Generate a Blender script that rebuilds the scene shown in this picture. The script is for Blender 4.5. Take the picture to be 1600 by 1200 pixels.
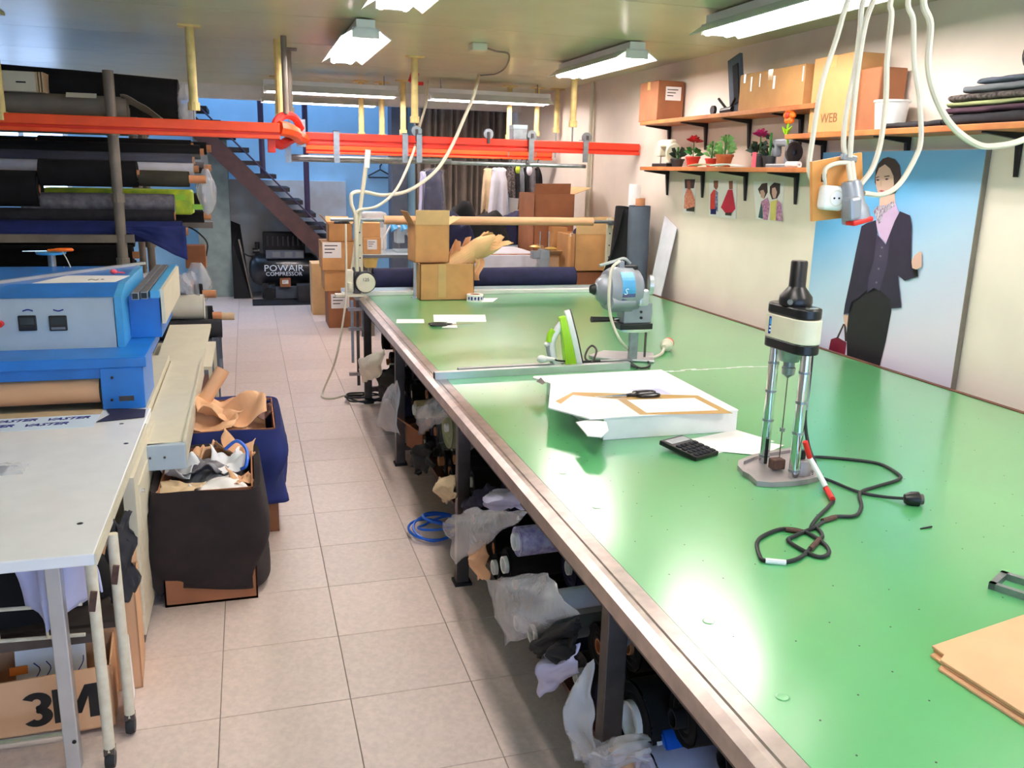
import bpy, math, random
from math import sin, cos, pi, radians, hypot
from mathutils import Vector, Matrix, noise
random.seed(7)
for o in list(bpy.data.objects): bpy.data.objects.remove(o)
SC = bpy.context.scene; COL = SC.collection
# ---------------------------------------------------------------- camera
FPX = 1352.0; CAMH = 1.75; YAW, PITCH, ROLL = .2965, .241, .0255
fw = Vector((sin(YAW)*cos(PITCH), cos(YAW)*cos(PITCH), -sin(PITCH)))
rt = Vector((cos(YAW), -sin(YAW), 0)); up = rt.cross(fw)
r2 = rt*cos(ROLL)+up*sin(ROLL); u2 = up*cos(ROLL)-rt*sin(ROLL)
CP = Vector((0, 0, CAMH))
cam = bpy.data.cameras.new('camera'); camo = bpy.data.objects.new('camera', cam); COL.objects.link(camo)
cam.sensor_fit = 'HORIZONTAL'; cam.sensor_width = 36; cam.lens = FPX/1600*36; cam.clip_start = .05
mw = Matrix((r2, u2, -fw)).transposed().to_4x4(); mw.translation = CP; camo.matrix_world = mw
SC.camera = camo
# ---------------------------------------------------------------- sky and exposure
SC.view_settings.view_transform = 'Standard'; SC.view_settings.look = 'None'; SC.view_settings.gamma = 1
SC.view_settings.use_curve_mapping = False
SC.view_settings.exposure = 0.2
TUBE_POWER = 36.0
wd = bpy.data.worlds.new('world'); SC.world = wd; wd.use_nodes = True
wd.node_tree.nodes['Background'].inputs[0].default_value = (.42, .62, 1.0, 1)
wd.node_tree.nodes['Background'].inputs[1].default_value = 6.0

# ---------------------------------------------------------------- helpers
def P(x, y, Y=None, X=None, Z=None):
    """the point of the room on the plane Y=, X= or Z= seen at photograph position (x, y)"""
    d = r2*(x-800)-u2*(y-600)+fw*FPX
    if Y is not None: t = Y/d.y
    elif X is not None: t = X/d.x
    else: t = (Z-CAMH)/d.z
    return CP+d*t
def lin(c): return tuple(((v/255)/12.92 if v/255 <= .04045 else ((v/255+.055)/1.055)**2.4) for v in c)
def mat(name, col, rough=.6, metal=0., var=.12, scale=9., bump=0., bscale=60., emit=0., trans=0., alpha=1., col2=None, coat=0., spec=.5, rnd=0.):
    m = bpy.data.materials.new(name); m.use_nodes = True; nt = m.node_tree; b = nt.nodes['Principled BSDF']; L = nt.links
    c = lin(col); b.inputs['Roughness'].default_value = rough; b.inputs['Metallic'].default_value = metal
    b.inputs['Specular IOR Level'].default_value = spec; b.inputs['Coat Weight'].default_value = coat; b.inputs['Coat Roughness'].default_value = .12
    b.inputs['Base Color'].default_value = (*c, 1)
    tc = nt.nodes.new('ShaderNodeTexCoord')
    if var > 0 or col2:
        n = nt.nodes.new('ShaderNodeTexNoise'); n.inputs['Scale'].default_value = scale; n.inputs['Detail'].default_value = 5
        L.new(tc.outputs['Object'], n.inputs['Vector'])
        r = nt.nodes.new('ShaderNodeValToRGB'); L.new(n.outputs['Fac'], r.inputs[0])
        c2 = lin(col2) if col2 else tuple(min(1, v*(1+var)) for v in c); c1 = c if col2 else tuple(v*(1-var) for v in c)
        r.color_ramp.elements[0].position = .34; r.color_ramp.elements[1].position = .66
        r.color_ramp.elements[0].color = (*c1, 1); r.color_ramp.elements[1].color = (*c2, 1)
        out = r.outputs[0]
        if rnd:
            oi = nt.nodes.new('ShaderNodeObjectInfo'); hs = nt.nodes.new('ShaderNodeHueSaturation')
            mp = nt.nodes.new('ShaderNodeMapRange'); mp.inputs[3].default_value = 1-rnd; mp.inputs[4].default_value = 1+rnd
            L.new(oi.outputs['Random'], mp.inputs[0]); L.new(mp.outputs[0], hs.inputs['Value']); L.new(out, hs.inputs['Color']); out = hs.outputs[0]
        L.new(out, b.inputs['Base Color'])
    if bump:
        n2 = nt.nodes.new('ShaderNodeTexNoise'); n2.inputs['Scale'].default_value = bscale; n2.inputs['Detail'].default_value = 4
        L.new(tc.outputs['Object'], n2.inputs['Vector'])
        bm = nt.nodes.new('ShaderNodeBump'); bm.inputs['Strength'].default_value = bump; bm.inputs['Distance'].default_value = .01
        L.new(n2.outputs['Fac'], bm.inputs['Height']); L.new(bm.outputs[0], b.inputs['Normal'])
    if emit:
        b.inputs['Emission Color'].default_value = (*c, 1); b.inputs['Emission Strength'].default_value = emit
    if trans: b.inputs['Transmission Weight'].default_value = trans
    if alpha < 1: b.inputs['Alpha'].default_value = alpha
    return m
I4 = Matrix.Identity(4)
def RZ(a): return Matrix.Rotation(radians(a), 4, 'Z')
def RX(a): return Matrix.Rotation(radians(a), 4, 'X')
def RY(a): return Matrix.Rotation(radians(a), 4, 'Y')
def T(*v): return Matrix.Translation(Vector(v[0]) if len(v) == 1 else Vector(v))
def frame(p0, p1):
    z = (Vector(p1)-Vector(p0)).normalized(); a = Vector((0, 0, 1)) if abs(z.z) < .9 else Vector((0, 1, 0))
    x = a.cross(z).normalized(); y = z.cross(x); return x, y, z
def smooth_path(pts, k=6):
    pts = [Vector(p) for p in pts]; out = []
    q = [pts[0]*2-pts[1]]+pts+[pts[-1]*2-pts[-2]]
    for i in range(1, len(q)-2):
        for j in range(k):
            t = j/k; a, b, c, d = q[i-1:i+3]
            out.append(.5*((2*b)+(c-a)*t+(2*a-5*b+4*c-d)*t*t+(3*b-a-3*c+d)*t**3))
    return out+[pts[-1]]
class G:
    """collects shapes for ONE mesh object"""
    def __init__(s, M=None): s.v = []; s.f = []; s.m = []; s.M = M or I4
    def add(s, vs, fs, m=0):
        n = len(s.v); s.v += [s.M@Vector(v) for v in vs]; s.f += [tuple(i+n for i in f) for f in fs]; s.m += [m]*len(fs); return s
    def box(s, c, d, R=None, m=0):
        R = R or I4; c = Vector(c); h = Vector(d)/2
        vs = [c+(R@Vector((h.x*a, h.y*b, h.z*e))) for a in (-1, 1) for b in (-1, 1) for e in (-1, 1)]
        return s.add(vs, [(0, 1, 3, 2), (4, 6, 7, 5), (0, 4, 5, 1), (2, 3, 7, 6), (0, 2, 6, 4), (1, 5, 7, 3)], m)
    def bb(s, x0, x1, y0, y1, z0, z1, m=0): return s.box(((x0+x1)/2, (y0+y1)/2, (z0+z1)/2), (x1-x0, y1-y0, z1-z0), m=m)
    def cyl(s, p0, p1, r0, r1=None, n=12, m=0, cap=True):
        p0 = Vector(p0); p1 = Vector(p1); r1 = r0 if r1 is None else r1; x, y, z = frame(p0, p1); vs = []
        for p, r in ((p0, r0), (p1, r1)):
            vs += [p+x*cos(2*pi*i/n)*r+y*sin(2*pi*i/n)*r for i in range(n)]
        fs = [(i, (i+1) % n, n+(i+1) % n, n+i) for i in range(n)]
        if cap: fs += [tuple(range(n-1, -1, -1)), tuple(range(n, 2*n))]
        return s.add(vs, fs, m)
    def tube(s, pts, r, n=6, m=0, sm=0):
        pts = smooth_path(pts, sm) if sm else [Vector(p) for p in pts]; vs = []; N = len(pts)
        px = None
        for i, p in enumerate(pts):
            d = (pts[min(i+1, N-1)]-pts[max(i-1, 0)]).normalized()
            if px is None: px = frame((0, 0, 0), d)[0]
            px = (px-d*px.dot(d)).normalized(); py = d.cross(px)
            rr = r[i] if isinstance(r, (list, tuple)) else r
            vs += [p+px*cos(2*pi*k/n)*rr+py*sin(2*pi*k/n)*rr for k in range(n)]
        fs = [(i*n+k, i*n+(k+1) % n, (i+1)*n+(k+1) % n, (i+1)*n+k) for i in range(N-1) for k in range(n)]
        fs += [tuple(range(n-1, -1, -1)), tuple(range((N-1)*n, N*n))]
        return s.add(vs, fs, m)
    def lathe(s, prof, p0=(0, 0, 0), ax=(0, 0, 1), n=16, m=0):
        p0 = Vector(p0); x, y, z = frame((0, 0, 0), ax); vs = []
        for r, h in prof: vs += [p0+z*h+(x*cos(2*pi*i/n)+y*sin(2*pi*i/n))*max(r, 1e-4) for i in range(n)]
        k = len(prof)
        return s.add(vs, [(j*n+i, j*n+(i+1) % n, (j+1)*n+(i+1) % n, (j+1)*n+i) for j in range(k-1) for i in range(n)], m)
    def prism(s, poly, a, b, M=None, m=0):
        """poly in local XY, extruded from z=a to z=b"""
        M = M or I4; n = len(poly)
        vs = [M@Vector((p[0], p[1], a)) for p in poly]+[M@Vector((p[0], p[1], b)) for p in poly]
        return s.add(vs, [tuple(range(n-1, -1, -1)), tuple(range(n, 2*n))]+[(i, (i+1) % n, n+(i+1) % n, n+i) for i in range(n)], m)
    def poly(s, pts, m=0): return s.add(pts, [tuple(range(len(pts)))], m)
    def grid(s, fn, nu, nv, m=0, cu=False):
        vs = [fn(i/nu, j/nv) for j in range(nv+1) for i in range(nu+(0 if cu else 1))]; w = nu if cu else nu+1
        return s.add(vs, [(j*w+i, j*w+(i+1) % w, (j+1)*w+(i+1) % w, (j+1)*w+i) for j in range(nv) for i in range(nu)], m)
    def ball(s, c, r, n=10, k=7, m=0, sq=(1, 1, 1)):
        c = Vector(c)
        return s.grid(lambda u, v: c+Vector((cos(2*pi*u)*sin(pi*v)*r*sq[0], sin(2*pi*u)*sin(pi*v)*r*sq[1], -cos(pi*v)*r*sq[2])), n, k, m, True)
    def build(s, name, mats, parent=None, smooth=False, bevel=0., solid=0., seg=2):
        xs = [v.x for v in s.v]; ys = [v.y for v in s.v]; zs = [v.z for v in s.v]
        o0 = Vector(((min(xs)+max(xs))/2, (min(ys)+max(ys))/2, min(zs)))
        me = bpy.data.meshes.new(name); me.from_pydata([v-o0 for v in s.v], [], s.f)
        for k in (mats if isinstance(mats, (list, tuple)) else [mats]): me.materials.append(k)
        if len(me.materials) > 1: me.polygons.foreach_set('material_index', s.m)
        o = bpy.data.objects.new(name, me); COL.objects.link(o)
        if smooth: me.polygons.foreach_set('use_smooth', [True]*len(me.polygons))
        if smooth:
            try: me.set_sharp_from_angle(angle=radians(42))
            except Exception: pass
        if solid:
            q = o.modifiers.new('solid', 'SOLIDIFY'); q.thickness = solid; q.offset = 0
        if bevel:
            q = o.modifiers.new('bevel', 'BEVEL'); q.width = bevel; q.segments = seg; q.limit_method = 'ANGLE'
        o.location = o0; W[o] = T(o0)
        if parent: o.parent = parent; o.matrix_parent_inverse = W[parent].inverted()
        return o
W = {}
def tag(o, label, cat, group=None):
    o['label'] = label; o['category'] = cat
    if group: o['group'] = group
    return o
def thing(name, label, cat, loc=(0, 0, 0), group=None):
    o = bpy.data.objects.new(name, None); COL.objects.link(o); o.location = loc; o.empty_display_size = .1; W[o] = T(loc)
    return tag(o, label, cat, group)
def struct(o): o['kind'] = 'structure'; return o
def stuff(o): o['kind'] = 'stuff'; return o
def copy_thing(src, d, label, rz=0):
    def cp(o, par):
        c = o.copy(); COL.objects.link(c)
        if par: c.parent = par
        for ch in o.children: cp(ch, c)
        return c
    c = cp(src, None); c.location = Vector(src.location)+Vector(d); c.rotation_euler.z += radians(rz); c['label'] = label; return c
def nz(x, y=0., z=0.): return noise.noise(Vector((x, y, z)))
FONT = None
def text(body, name, m, parent, M, size, ex=.0006, shear=0., sx=1., bold=0.):
    cu = bpy.data.curves.new(name, 'FONT'); cu.body = body; cu.size = size; cu.extrude = ex; cu.align_x = 'CENTER'; cu.align_y = 'CENTER'; cu.shear = shear; cu.resolution_u = 2
    cu.offset = bold
    t = bpy.data.objects.new('tmp', cu); COL.objects.link(t)
    me = bpy.data.meshes.new_from_object(t.evaluated_get(bpy.context.evaluated_depsgraph_get())); bpy.data.objects.remove(t)
    me.transform(Matrix.Diagonal((sx, 1, 1, 1))); me.materials.clear(); me.materials.append(m)
    o = bpy.data.objects.new(name, me); COL.objects.link(o); o.matrix_basis = M; W[o] = M
    if parent: o.parent = parent; o.matrix_parent_inverse = W[parent].inverted()
    return o
# ---------------------------------------------------------------- materials
A = {}
def mk(k, *a, **b): A[k] = mat(k, *a, **b)
mk('tile', (222, 203, 192), .38, var=.07, scale=55, rnd=.05, bump=.03)
mk('grout', (150, 138, 126), .8)
mk('ceil', (196, 198, 162), .32, var=.05, scale=3, bump=.08, bscale=12)
mk('wall_r', (236, 224, 210), .7, var=.05, scale=2.5, bump=.05, bscale=30)
mk('wall_b', (150, 195, 222), .7, var=.08, scale=2, bump=.05, bscale=30)
mk('wall_l', (190, 200, 200), .75, var=.06, scale=2)
mk('patchy', (205, 218, 226), .8, var=.1, scale=2, col2=(178, 172, 164))
mk('pillar', (140, 155, 150), .7)
mk('white', (240, 240, 236), .5, var=.04); mk('paper', (244, 242, 240), .7, var=.03); mk('white_gloss', (238, 240, 240), .25, var=.03)
mk('ivory', (226, 220, 196), .4, var=.06); mk('cream', (218, 212, 188), .45, var=.035, scale=14); mk('creamchip', (222, 214, 190), .5, var=.1, scale=30, col2=(208, 196, 170))
mk('rust', (84, 58, 48), .8, var=.3, scale=40)
mk('linoleum', (80, 168, 103), .3, var=.06, scale=1.6, bump=.03, bscale=5, spec=.9, coat=1.); A['linoleum'].node_tree.nodes['Principled BSDF'].inputs['Coat Roughness'].default_value = .2
mk('steel', (176, 164, 158), .32, .85, var=.16, scale=18); mk('darksteel', (92, 84, 80), .45, .7, var=.2, scale=12)
mk('chrome', (225, 228, 230), .12, 1., var=0); mk('alu', (196, 200, 204), .33, .75, var=.06); mk('galv', (150, 156, 160), .4, .8, var=.15, scale=25)
mk('black', (14, 14, 16), .35, var=.1); mk('blackmatte', (18, 18, 20), .85, var=.3); mk('rubber', (22, 22, 24), .6)
mk('red', (214, 34, 26), .45); mk('railred', (228, 52, 26), .42, var=.1, scale=6); mk('railorange', (250, 82, 30), .42, var=.08)
mk('yellowpole', (222, 200, 130), .5, var=.15, scale=14); mk('greypole', (120, 112, 100), .5, var=.15)
mk('blue', (24, 112, 196), .35, var=.12, scale=7, spec=.6); mk('lightblue', (70, 160, 214), .35, var=.08); mk('panelgrey', (176, 190, 198), .42, var=.04)
mk('carton', (196, 146, 92), .8, var=.09, scale=7); mk('cartondark', (150, 96, 62), .8, var=.1, scale=7); mk('cartonin', (128, 92, 60), .85); mk('cartonpale', (216, 176, 124), .8, var=.08)
mk('kraft', (218, 170, 128), .75, var=.08, scale=5, bump=.1, bscale=14); mk('tape', (206, 168, 110), .15, var=.05)
mk('clear', (235, 238, 242), .12, var=.03, alpha=.13, spec=.8, bump=.6, bscale=12); mk('plastic', (226, 230, 238), .12, var=.05, alpha=.36, bump=.7, bscale=22, spec=1.); mk('glass', (240, 246, 250), .03, var=0, alpha=.15)
mk('navy', (20, 24, 62), .85, var=.25, scale=20); mk('navybright', (22, 38, 100), .85, var=.2); mk('charcoal', (36, 36, 42), .9, var=.25, scale=16); mk('fabblack', (12, 12, 15), .92, var=.35, scale=14)
mk('brownblack', (34, 24, 24), .9, var=.2, scale=12, bump=.2, bscale=200); mk('greyfab', (110, 114, 120), .9, var=.12); mk('slate', (84, 92, 106), .85, var=.08); mk('whitefab', (226, 226, 236), .85, var=.06); mk('lilacfab', (196, 196, 226), .85, var=.08)
mk('olive', (58, 56, 44), .9, var=.2); mk('greysheet', (128, 120, 108), .6, var=.12); mk('beigefab', (200, 176, 140), .85)
mk('lime', (196, 214, 44), .6, col2=(140, 178, 48), scale=14); mk('quilt', (120, 118, 124), .4, col2=(88, 86, 94), scale=26)
mk('core', (196, 136, 92), .8, var=.1); mk('wood', (196, 124, 62), .5, col2=(166, 92, 44), scale=6); mk('wooddark', (92, 52, 38), .6, var=.25, scale=8); mk('plywood', (214, 150, 78), .55, var=.08)
mk('stairbrown', (72, 44, 42), .55, var=.2); mk('tread', (36, 30, 32), .7, var=.2); mk('rodpurple', (52, 40, 70), .5)
mk('curtain', (126, 114, 102), .9, var=.18, scale=6); mk('tube', (255, 243, 240), .5, var=0, emit=TUBE_POWER)
mk('leaf', (44, 112, 44), .5, var=.3, scale=30); mk('leafpale', (130, 190, 110), .5, var=.25, scale=30); mk('leafdark', (30, 52, 36), .6, var=.3); mk('rosered', (190, 24, 36), .6, var=.2); mk('rosepink', (190, 36, 110), .6, var=.2)
mk('potred', (206, 52, 34), .5); mk('potterra', (176, 92, 44), .6, var=.2, scale=20); mk('potdark', (52, 54, 56), .6); mk('orange', (246, 112, 22), .5); mk('soil', (50, 36, 28), .9)
mk('green', (150, 206, 30), .35, var=.05); mk('greytool', (150, 156, 164), .38, var=.06, metal=.25); mk('base', (156, 150, 150), .4, metal=.4, var=.08); mk('cordblack', (26, 30, 32), .55); mk('cordwhite', (222, 214, 194), .5, var=.08)
mk('bluestrap', (22, 96, 206), .4); mk('compressor', (22, 28, 36), .3, var=.1, coat=.4); mk('yellowbin', (232, 206, 120), .5); mk('brass', (206, 170, 80), .3, .6)
mk('skin', (214, 176, 158), .6, var=.03); mk('hair', (60, 44, 42), .6, var=.2); mk('vest', (58, 52, 76), .5, var=.1); mk('suit', (38, 32, 54), .5, var=.12); mk('skirt', (20, 18, 26), .5, var=.1); mk('shirt', (206, 176, 212), .5, var=.06); mk('lips', (170, 84, 90), .5, var=0); mk('handbag', (110, 20, 44), .4, var=.2); mk('scarf', (206, 196, 206), .5, col2=(110, 90, 120), scale=70)
mk('printred', (200, 30, 60), .6); mk('printpink', (226, 170, 200), .6, col2=(160, 90, 140), scale=60); mk('printorange', (220, 90, 50), .6, col2=(240, 180, 150), scale=60); mk('printblue', (40, 50, 110), .6, col2=(180, 190, 220), scale=50); mk('printskin', (150, 92, 70), .6); mk('printyellow', (226, 214, 120), .6); mk('printteal', (40, 90, 92), .6); mk('screen', (52, 62, 66), .2)
mk('ink', (20, 34, 130), .6, var=0); mk('printlight', (222, 240, 255), .5, var=0); mk('pinkdot', (250, 90, 110), .5); mk('orangetag', (255, 130, 30), .6)
mk('plaid', (214, 208, 226), .85, col2=(150, 130, 190), scale=50); mk('felt', (106, 96, 92), .9, col2=(30, 28, 30), scale=60); mk('purplefab', (70, 44, 60), .9); mk('greenfab', (150, 156, 110), .9)
# ================================================================ the room
XW, XL, YB, YF, ZC, YC = 3.27, -3.6, 12.9, -1.7, 2.61, 10.75
TP = .42
fl = struct(G().bb(XL, XW, YF, YB, -.12, -.004).build('floor', A['grout']))
tm = None; rest = G()
for i in range(-9, 9):
    for j in range(-5, 31):
        x = .26+TP*i+TP/2; y = .11+TP*j+TP/2
        if x < XL+.1 or x > XW-.05 or y > YB-.1 or y < YF+.1: continue
        if -4 < i < 4 and j > 1:
            if tm is None:
                t = G().box((0, 0, -.004), (TP-.003, TP-.003, .008)).build('tile', A['tile'], bevel=.001, seg=1); t.location = (0, 0, 0); tm = t
            else:
                t = tm.copy(); COL.objects.link(t)
            t.parent = fl; t.matrix_parent_inverse = W[fl].inverted(); t.location = (x, y, -.008)
        else: rest.box((x, y, -.004), (TP-.004, TP-.004, .008))
stuff(rest.build('tile_field', A['tile'], fl))
# ceiling in strips, the seams run across the room
ce = struct(G().bb(XL, XW, YF, YC, ZC+.012, ZC+.12).build('ceiling', A['grout']))
y = YF
while y < YC-.05:
    y1 = min(y+1.22, YC); G().bb(XL, XW, y+.004, y1-.004, ZC, ZC+.02).build('panel', A['ceil'], ce); y = y1
g = G(); g.bb(XL, -2.6, YC, YB, 3.9, 4.0); g.bb(2.4, XW, YC, YB, 3.9, 4.0); g.bb(-2.6, 2.4, YC, 11.1, 3.9, 4.0); g.bb(-2.6, 2.4, 12.75, YB, 3.9, 4.0); struct(g.build('ceiling_stairwell', A['wall_l']))
sk = G(); sk.bb(-2.6, -2.54, 11.1, 12.75, 3.92, 3.98); sk.bb(2.34, 2.4, 11.1, 12.75, 3.92, 3.98); sk.bb(-.13, -.07, 11.1, 12.75, 3.92, 3.98); sk = struct(sk.build('window_2', A['white']))
for a_, b_ in ((-2.54, -.13), (-.07, 2.34)): G().bb(a_, b_, 11.1, 12.75, 3.94, 3.95).build('pane', A['glass'], sk)
struct(G().bb(XL, XW, YC-.06, YC, ZC+.12, 3.9).build('wall_stairwell', A['wall_l']))
struct(G().bb(XL, XW, YC-.14, YC+.02, 2.46, ZC+.001).build('trim_1', A['white']))
# right wall
struct(G().bb(XW, XW+.12, YF, YB+.1, -.1, 4).build('wall_right', A['wall_r']))
struct(G().bb(XL-.12, XL, YF, YB+.1, -.1, 4).build('wall_left', A['wall_l']))
# back wall with a window at the far left
wx0, wx1, wz0, wz1 = -3.3, -2.2, 1.2, 2.35
wb = G(); wb.bb(XL, wx0, YB, YB+.12, -.1, 4); wb.bb(wx1, XW, YB, YB+.12, -.1, 4); wb.bb(wx0, wx1, YB, YB+.12, -.1, wz0); wb.bb(wx0, wx1, YB, YB+.12, wz1, 4)
struct(wb.build('wall_back', A['wall_b']))
def window(name, x0, x1, z0, z1, y, nm):
    g = G()
    for a, b, c, d in ((x0, x1, z0, z0+.06), (x0, x1, z1-.06, z1), (x0, x0+.06, z0, z1), (x1-.06, x1, z0, z1)): g.bb(a, b, y-.03, y+.05, c, d)
    w = struct(g.build(name, A[nm]))
    n = 2; s = (x1-x0)/n
    for i in range(1, n): G().bb(x0+s*i-.03, x0+s*i+.03, y-.02, y+.04, z0, z1).build('mullion', A[nm], w)
    for i in range(n): G().bb(x0+s*i+.03, x0+s*i+s-.03, y, y+.006, z0+.05, z1-.05).build('pane', A['glass'], w)
window('window_1', wx0, wx1, wz0, wz1, YB+.03, 'white')
# wall behind the camera with a glazed door that lets daylight in
dx0, dx1, dz1 = -.6, 3.0, 2.2
wf = G(); wf.bb(XL, dx0, YF-.12, YF, -.1, 2.75); wf.bb(dx1, XW, YF-.12, YF, -.1, 2.75); wf.bb(dx0, dx1, YF-.12, YF, dz1, 2.75)
struct(wf.build('wall_front', A['wall_r']))
window('door_1', dx0, dx1, 0, dz1, YF-.06, 'alu')
# pillar, stair wall, grey column beside the curtain
p0 = P(322, 465, Z=0); p1 = P(366, 462, Z=0)
struct(G().bb(p0.x-.05, p1.x, 12.3, YB, 0, 2.15).build('wall_pillar', A['pillar']))
struct(G().bb(p1.x, 1.35, 12.72, YB, 0, 1.55).build('wall_stair', A['patchy']))
cx = P(612, 250, Y=11.3).x; cx1 = P(637, 250, Y=11.3).x
struct(G().bb(cx, cx1, 11.3, 11.6, 0, 2.9).build('trim_2', A['slate']))
struct(G().bb(cx1, cx1+.12, 11.35, 11.5, 0, 2.9).build('trim_3', A['wall_b']))
# ---- curtain
ca, cb = P(650, 250, Y=11.0).x, XW-.02
g = G(); g.grid(lambda u, v: Vector((ca+(cb-ca)*u, 11.05+.045*sin(u*2*pi*13+sin(u*31))+.02*nz(u*9, v*2), .05+2.72*v)), 160, 10)
cu = thing('curtain', 'dark brown-grey pleated curtain closing off the back of the room', 'curtain', (2.5, 11, 0))
g.build('cloth', A['curtain'], cu, smooth=True, solid=.006)
G().cyl((ca-.1, 11.05, 2.78), (XW, 11.05, 2.78), .015).build('curtain_rail', A['galv'], cu)
# ---- staircase rising to the left at the back
st = thing('staircase', 'dark brown open staircase rising to the left against the blue back wall', 'staircase', (1, 12, 0))
SY0, SY1 = 11.75, 12.65
tr = [(497, 357), (476, 336), (455, 316), (433, 295), (411, 274), (390, 253), (368, 233), (349, 213), (328, 183), (306, 163), (285, 142)]
q0 = P(*tr[0], Y=SY0); q9 = P(*tr[7], Y=SY0); stp = (q9-q0)/7; stp.y = 0
for k in range(-3, 12):
    c = q0+stp*k; 
    if c.z < .1: continue
    G().bb(c.x-.16, c.x+.14, SY0+.02, SY1, c.z-.02, c.z+.035).build('tread', A['tread'], st, bevel=.004)
for yy in (SY0, SY1):
    a = q0-stp*3; b = q0+stp*12; d = (b-a).normalized(); nrm = Vector((-d.z, 0, d.x)); nrm = nrm if nrm.z < 0 else -nrm
    g = G(); pl = [a+nrm*.06, b+nrm*.06, b+nrm*.27, a+nrm*.27]
    g.add([Vector((p.x, yy-.02, p.z)) for p in pl]+[Vector((p.x, yy+.02, p.z)) for p in pl], [(0, 1, 2, 3), (7, 6, 5, 4), (0, 4, 5, 1), (1, 5, 6, 2), (2, 6, 7, 3), (3, 7, 4, 0)])
    g.build('stringer', A['stairbrown'], st)
a = q0+Vector((.17, 0, -.1)); G().tube([a-stp*2, a+stp*12], .012).build('edge_rod', A['rodpurple'], st)
for x, y0, y1 in ((408, 150, 275), (478, 170, 340)):
    pa = P(x+3, y1, Y=SY0+.05); G().tube([pa, (pa.x, pa.y, 3.4)], .035, 8).build('hanger_post', A['rodpurple'], st)
# ================================================================ ceiling lights
def light(label, x, y, along, L=1.5, zt=ZC):
    t = thing('fluorescent_light', label, 'ceiling light', (x, y, zt-.16), 'fluorescent ceiling lights')
    M = T(x, y, zt)@(I4 if along == 'x' else RZ(90)); h = L/2
    g = G(M); g.prism([(-.055, -.01), (.055, -.01), (.055, -.06), (-.055, -.06)], -h, h, RZ(90)@RX(90)); g.build('housing', A['white'], t)
    g = G(M)
    for s in (-1, 1): g.add([(-h, s*.055, -.05), (h, s*.055, -.05), (h, s*.15, -.112), (-h, s*.15, -.112), (-h, s*.055, -.056), (h, s*.055, -.056), (h, s*.15, -.118), (-h, s*.15, -.118)], [(0, 1, 2, 3), (7, 6, 5, 4), (2, 6, 7, 3), (0, 4, 5, 1), (0, 3, 7, 4), (1, 5, 6, 2)])
    g.build('reflector', A['white_gloss'], t)
    for s in (-1, 1):
        G(M).cyl((-h+.03, s*.06, -.098), (h-.03, s*.06, -.098), .021, n=10).build('tube_lamp', A['tube'], t)
    if zt < ZC:
        for e in (-1, 1): G(M).cyl((e*h*.8, 0, -.01), (e*h*.8, 0, ZC-zt), .006, n=6).build('hanging_rod', A['galv'], t)
    for e in (-1, 1):
        G(M).box((e*(h-.015), 0, -.085), (.03, .16, .055)).build('lamp_holder', A['white'], t)
    return t
light('fluorescent ceiling light over the aisle, seen end-on above the orange rail', .72, 6.2, 'y', 1.4)
light('fluorescent ceiling light over the aisle, cut off by the top of the photo', .72, 3.82, 'y', 1.4)
light('fluorescent ceiling light over the aisle, nearest the camera and out of view', .72, 1.4, 'y', 1.4)
light('fluorescent ceiling light in front of the shelf with the dark brown carton', 2.52, 6.3, 'y', 1.4)
light('long fluorescent ceiling light at top, beside the hanging white cables', 2.5, 3.85, 'y', 1.4)
light('fluorescent ceiling light over the near end of the green table, out of view', 2.5, 1.4, 'y', 1.4)
light('long fluorescent light lying crosswise above the red curved rail junction', .82, 8.8, 'x', 1.25, 2.53)
light('long fluorescent light lying crosswise in front of the curtain', 2.38, 8.8, 'x', 1.25, 2.53)
light('farthest fluorescent light, glowing bluish in front of the staircase', .82, 10.2, 'x', 1.25, 2.53)
# ---- cables and sockets on the ceiling
b = P(747, 68, Z=ZC); jb = thing('ceiling_junction_box', 'small beige junction box on the ceiling with a grey wire', 'junction box', b)
G().box((b.x, b.y, ZC-.025), (.11, .11, .05)).build('cover', A['cream'], jb, bevel=.006)
G().tube([P(752, 72, Z=ZC-.02), P(775, 80, Z=ZC-.02), P(795, 85, Z=ZC-.02), P(790, 105, Z=ZC-.02), P(776, 115, Z=ZC-.02), P(762, 117, Z=ZC-.02), P(748, 118, Z=ZC-.02)], .007, sm=5).build('wire', A['greypole'], jb)
g = G(); g.tube([P(748, 118, Z=ZC-.02), P(744, 135, Y=7.2), P(738, 155, Y=7.15), P(725, 185, Y=7.1), P(705, 230, Y=7.0), P(680, 268, Y=6.9), P(640, 297, Y=6.8), P(600, 305, Y=6.7), P(570, 300, Y=6.65), P(551, 302, Y=6.6), P(549, 318, Y=6.6), P(556, 345, Y=6.6), P(556, 420, Y=6.6)], .014, 8, sm=6)
tag(g.build('hanging_cable', A['cordwhite'], smooth=True), 'white cable sweeping from the ceiling wire down to the end cutter', 'cable')
g = G(); g.tube([P(668, 128, Z=ZC-.02), P(666, 160, Y=7.6), P(655, 200, Y=7.3), P(645, 240, Y=7.0), P(620, 295, Y=6.7), P(590, 322, Y=6.62), P(562, 328, Y=6.6), P(556, 335, Y=6.6)], .011, 8, sm=6)
tag(g.build('hanging_cable', A['cordwhite'], smooth=True), 'thinner white cable hanging from the red ceiling clip to the end cutter', 'cable')
b = P(646, 112, Z=ZC); g = G(); g.box((b.x, b.y, ZC-.05), (.07, .05, .1), RY(20)); g.box((b.x+.04, b.y, ZC-.1), (.1, .05, .03))
tag(g.build('ceiling_clip', A['red'], bevel=.005), 'small dark red clip fixed to the ceiling above the rails', 'clip')
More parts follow.
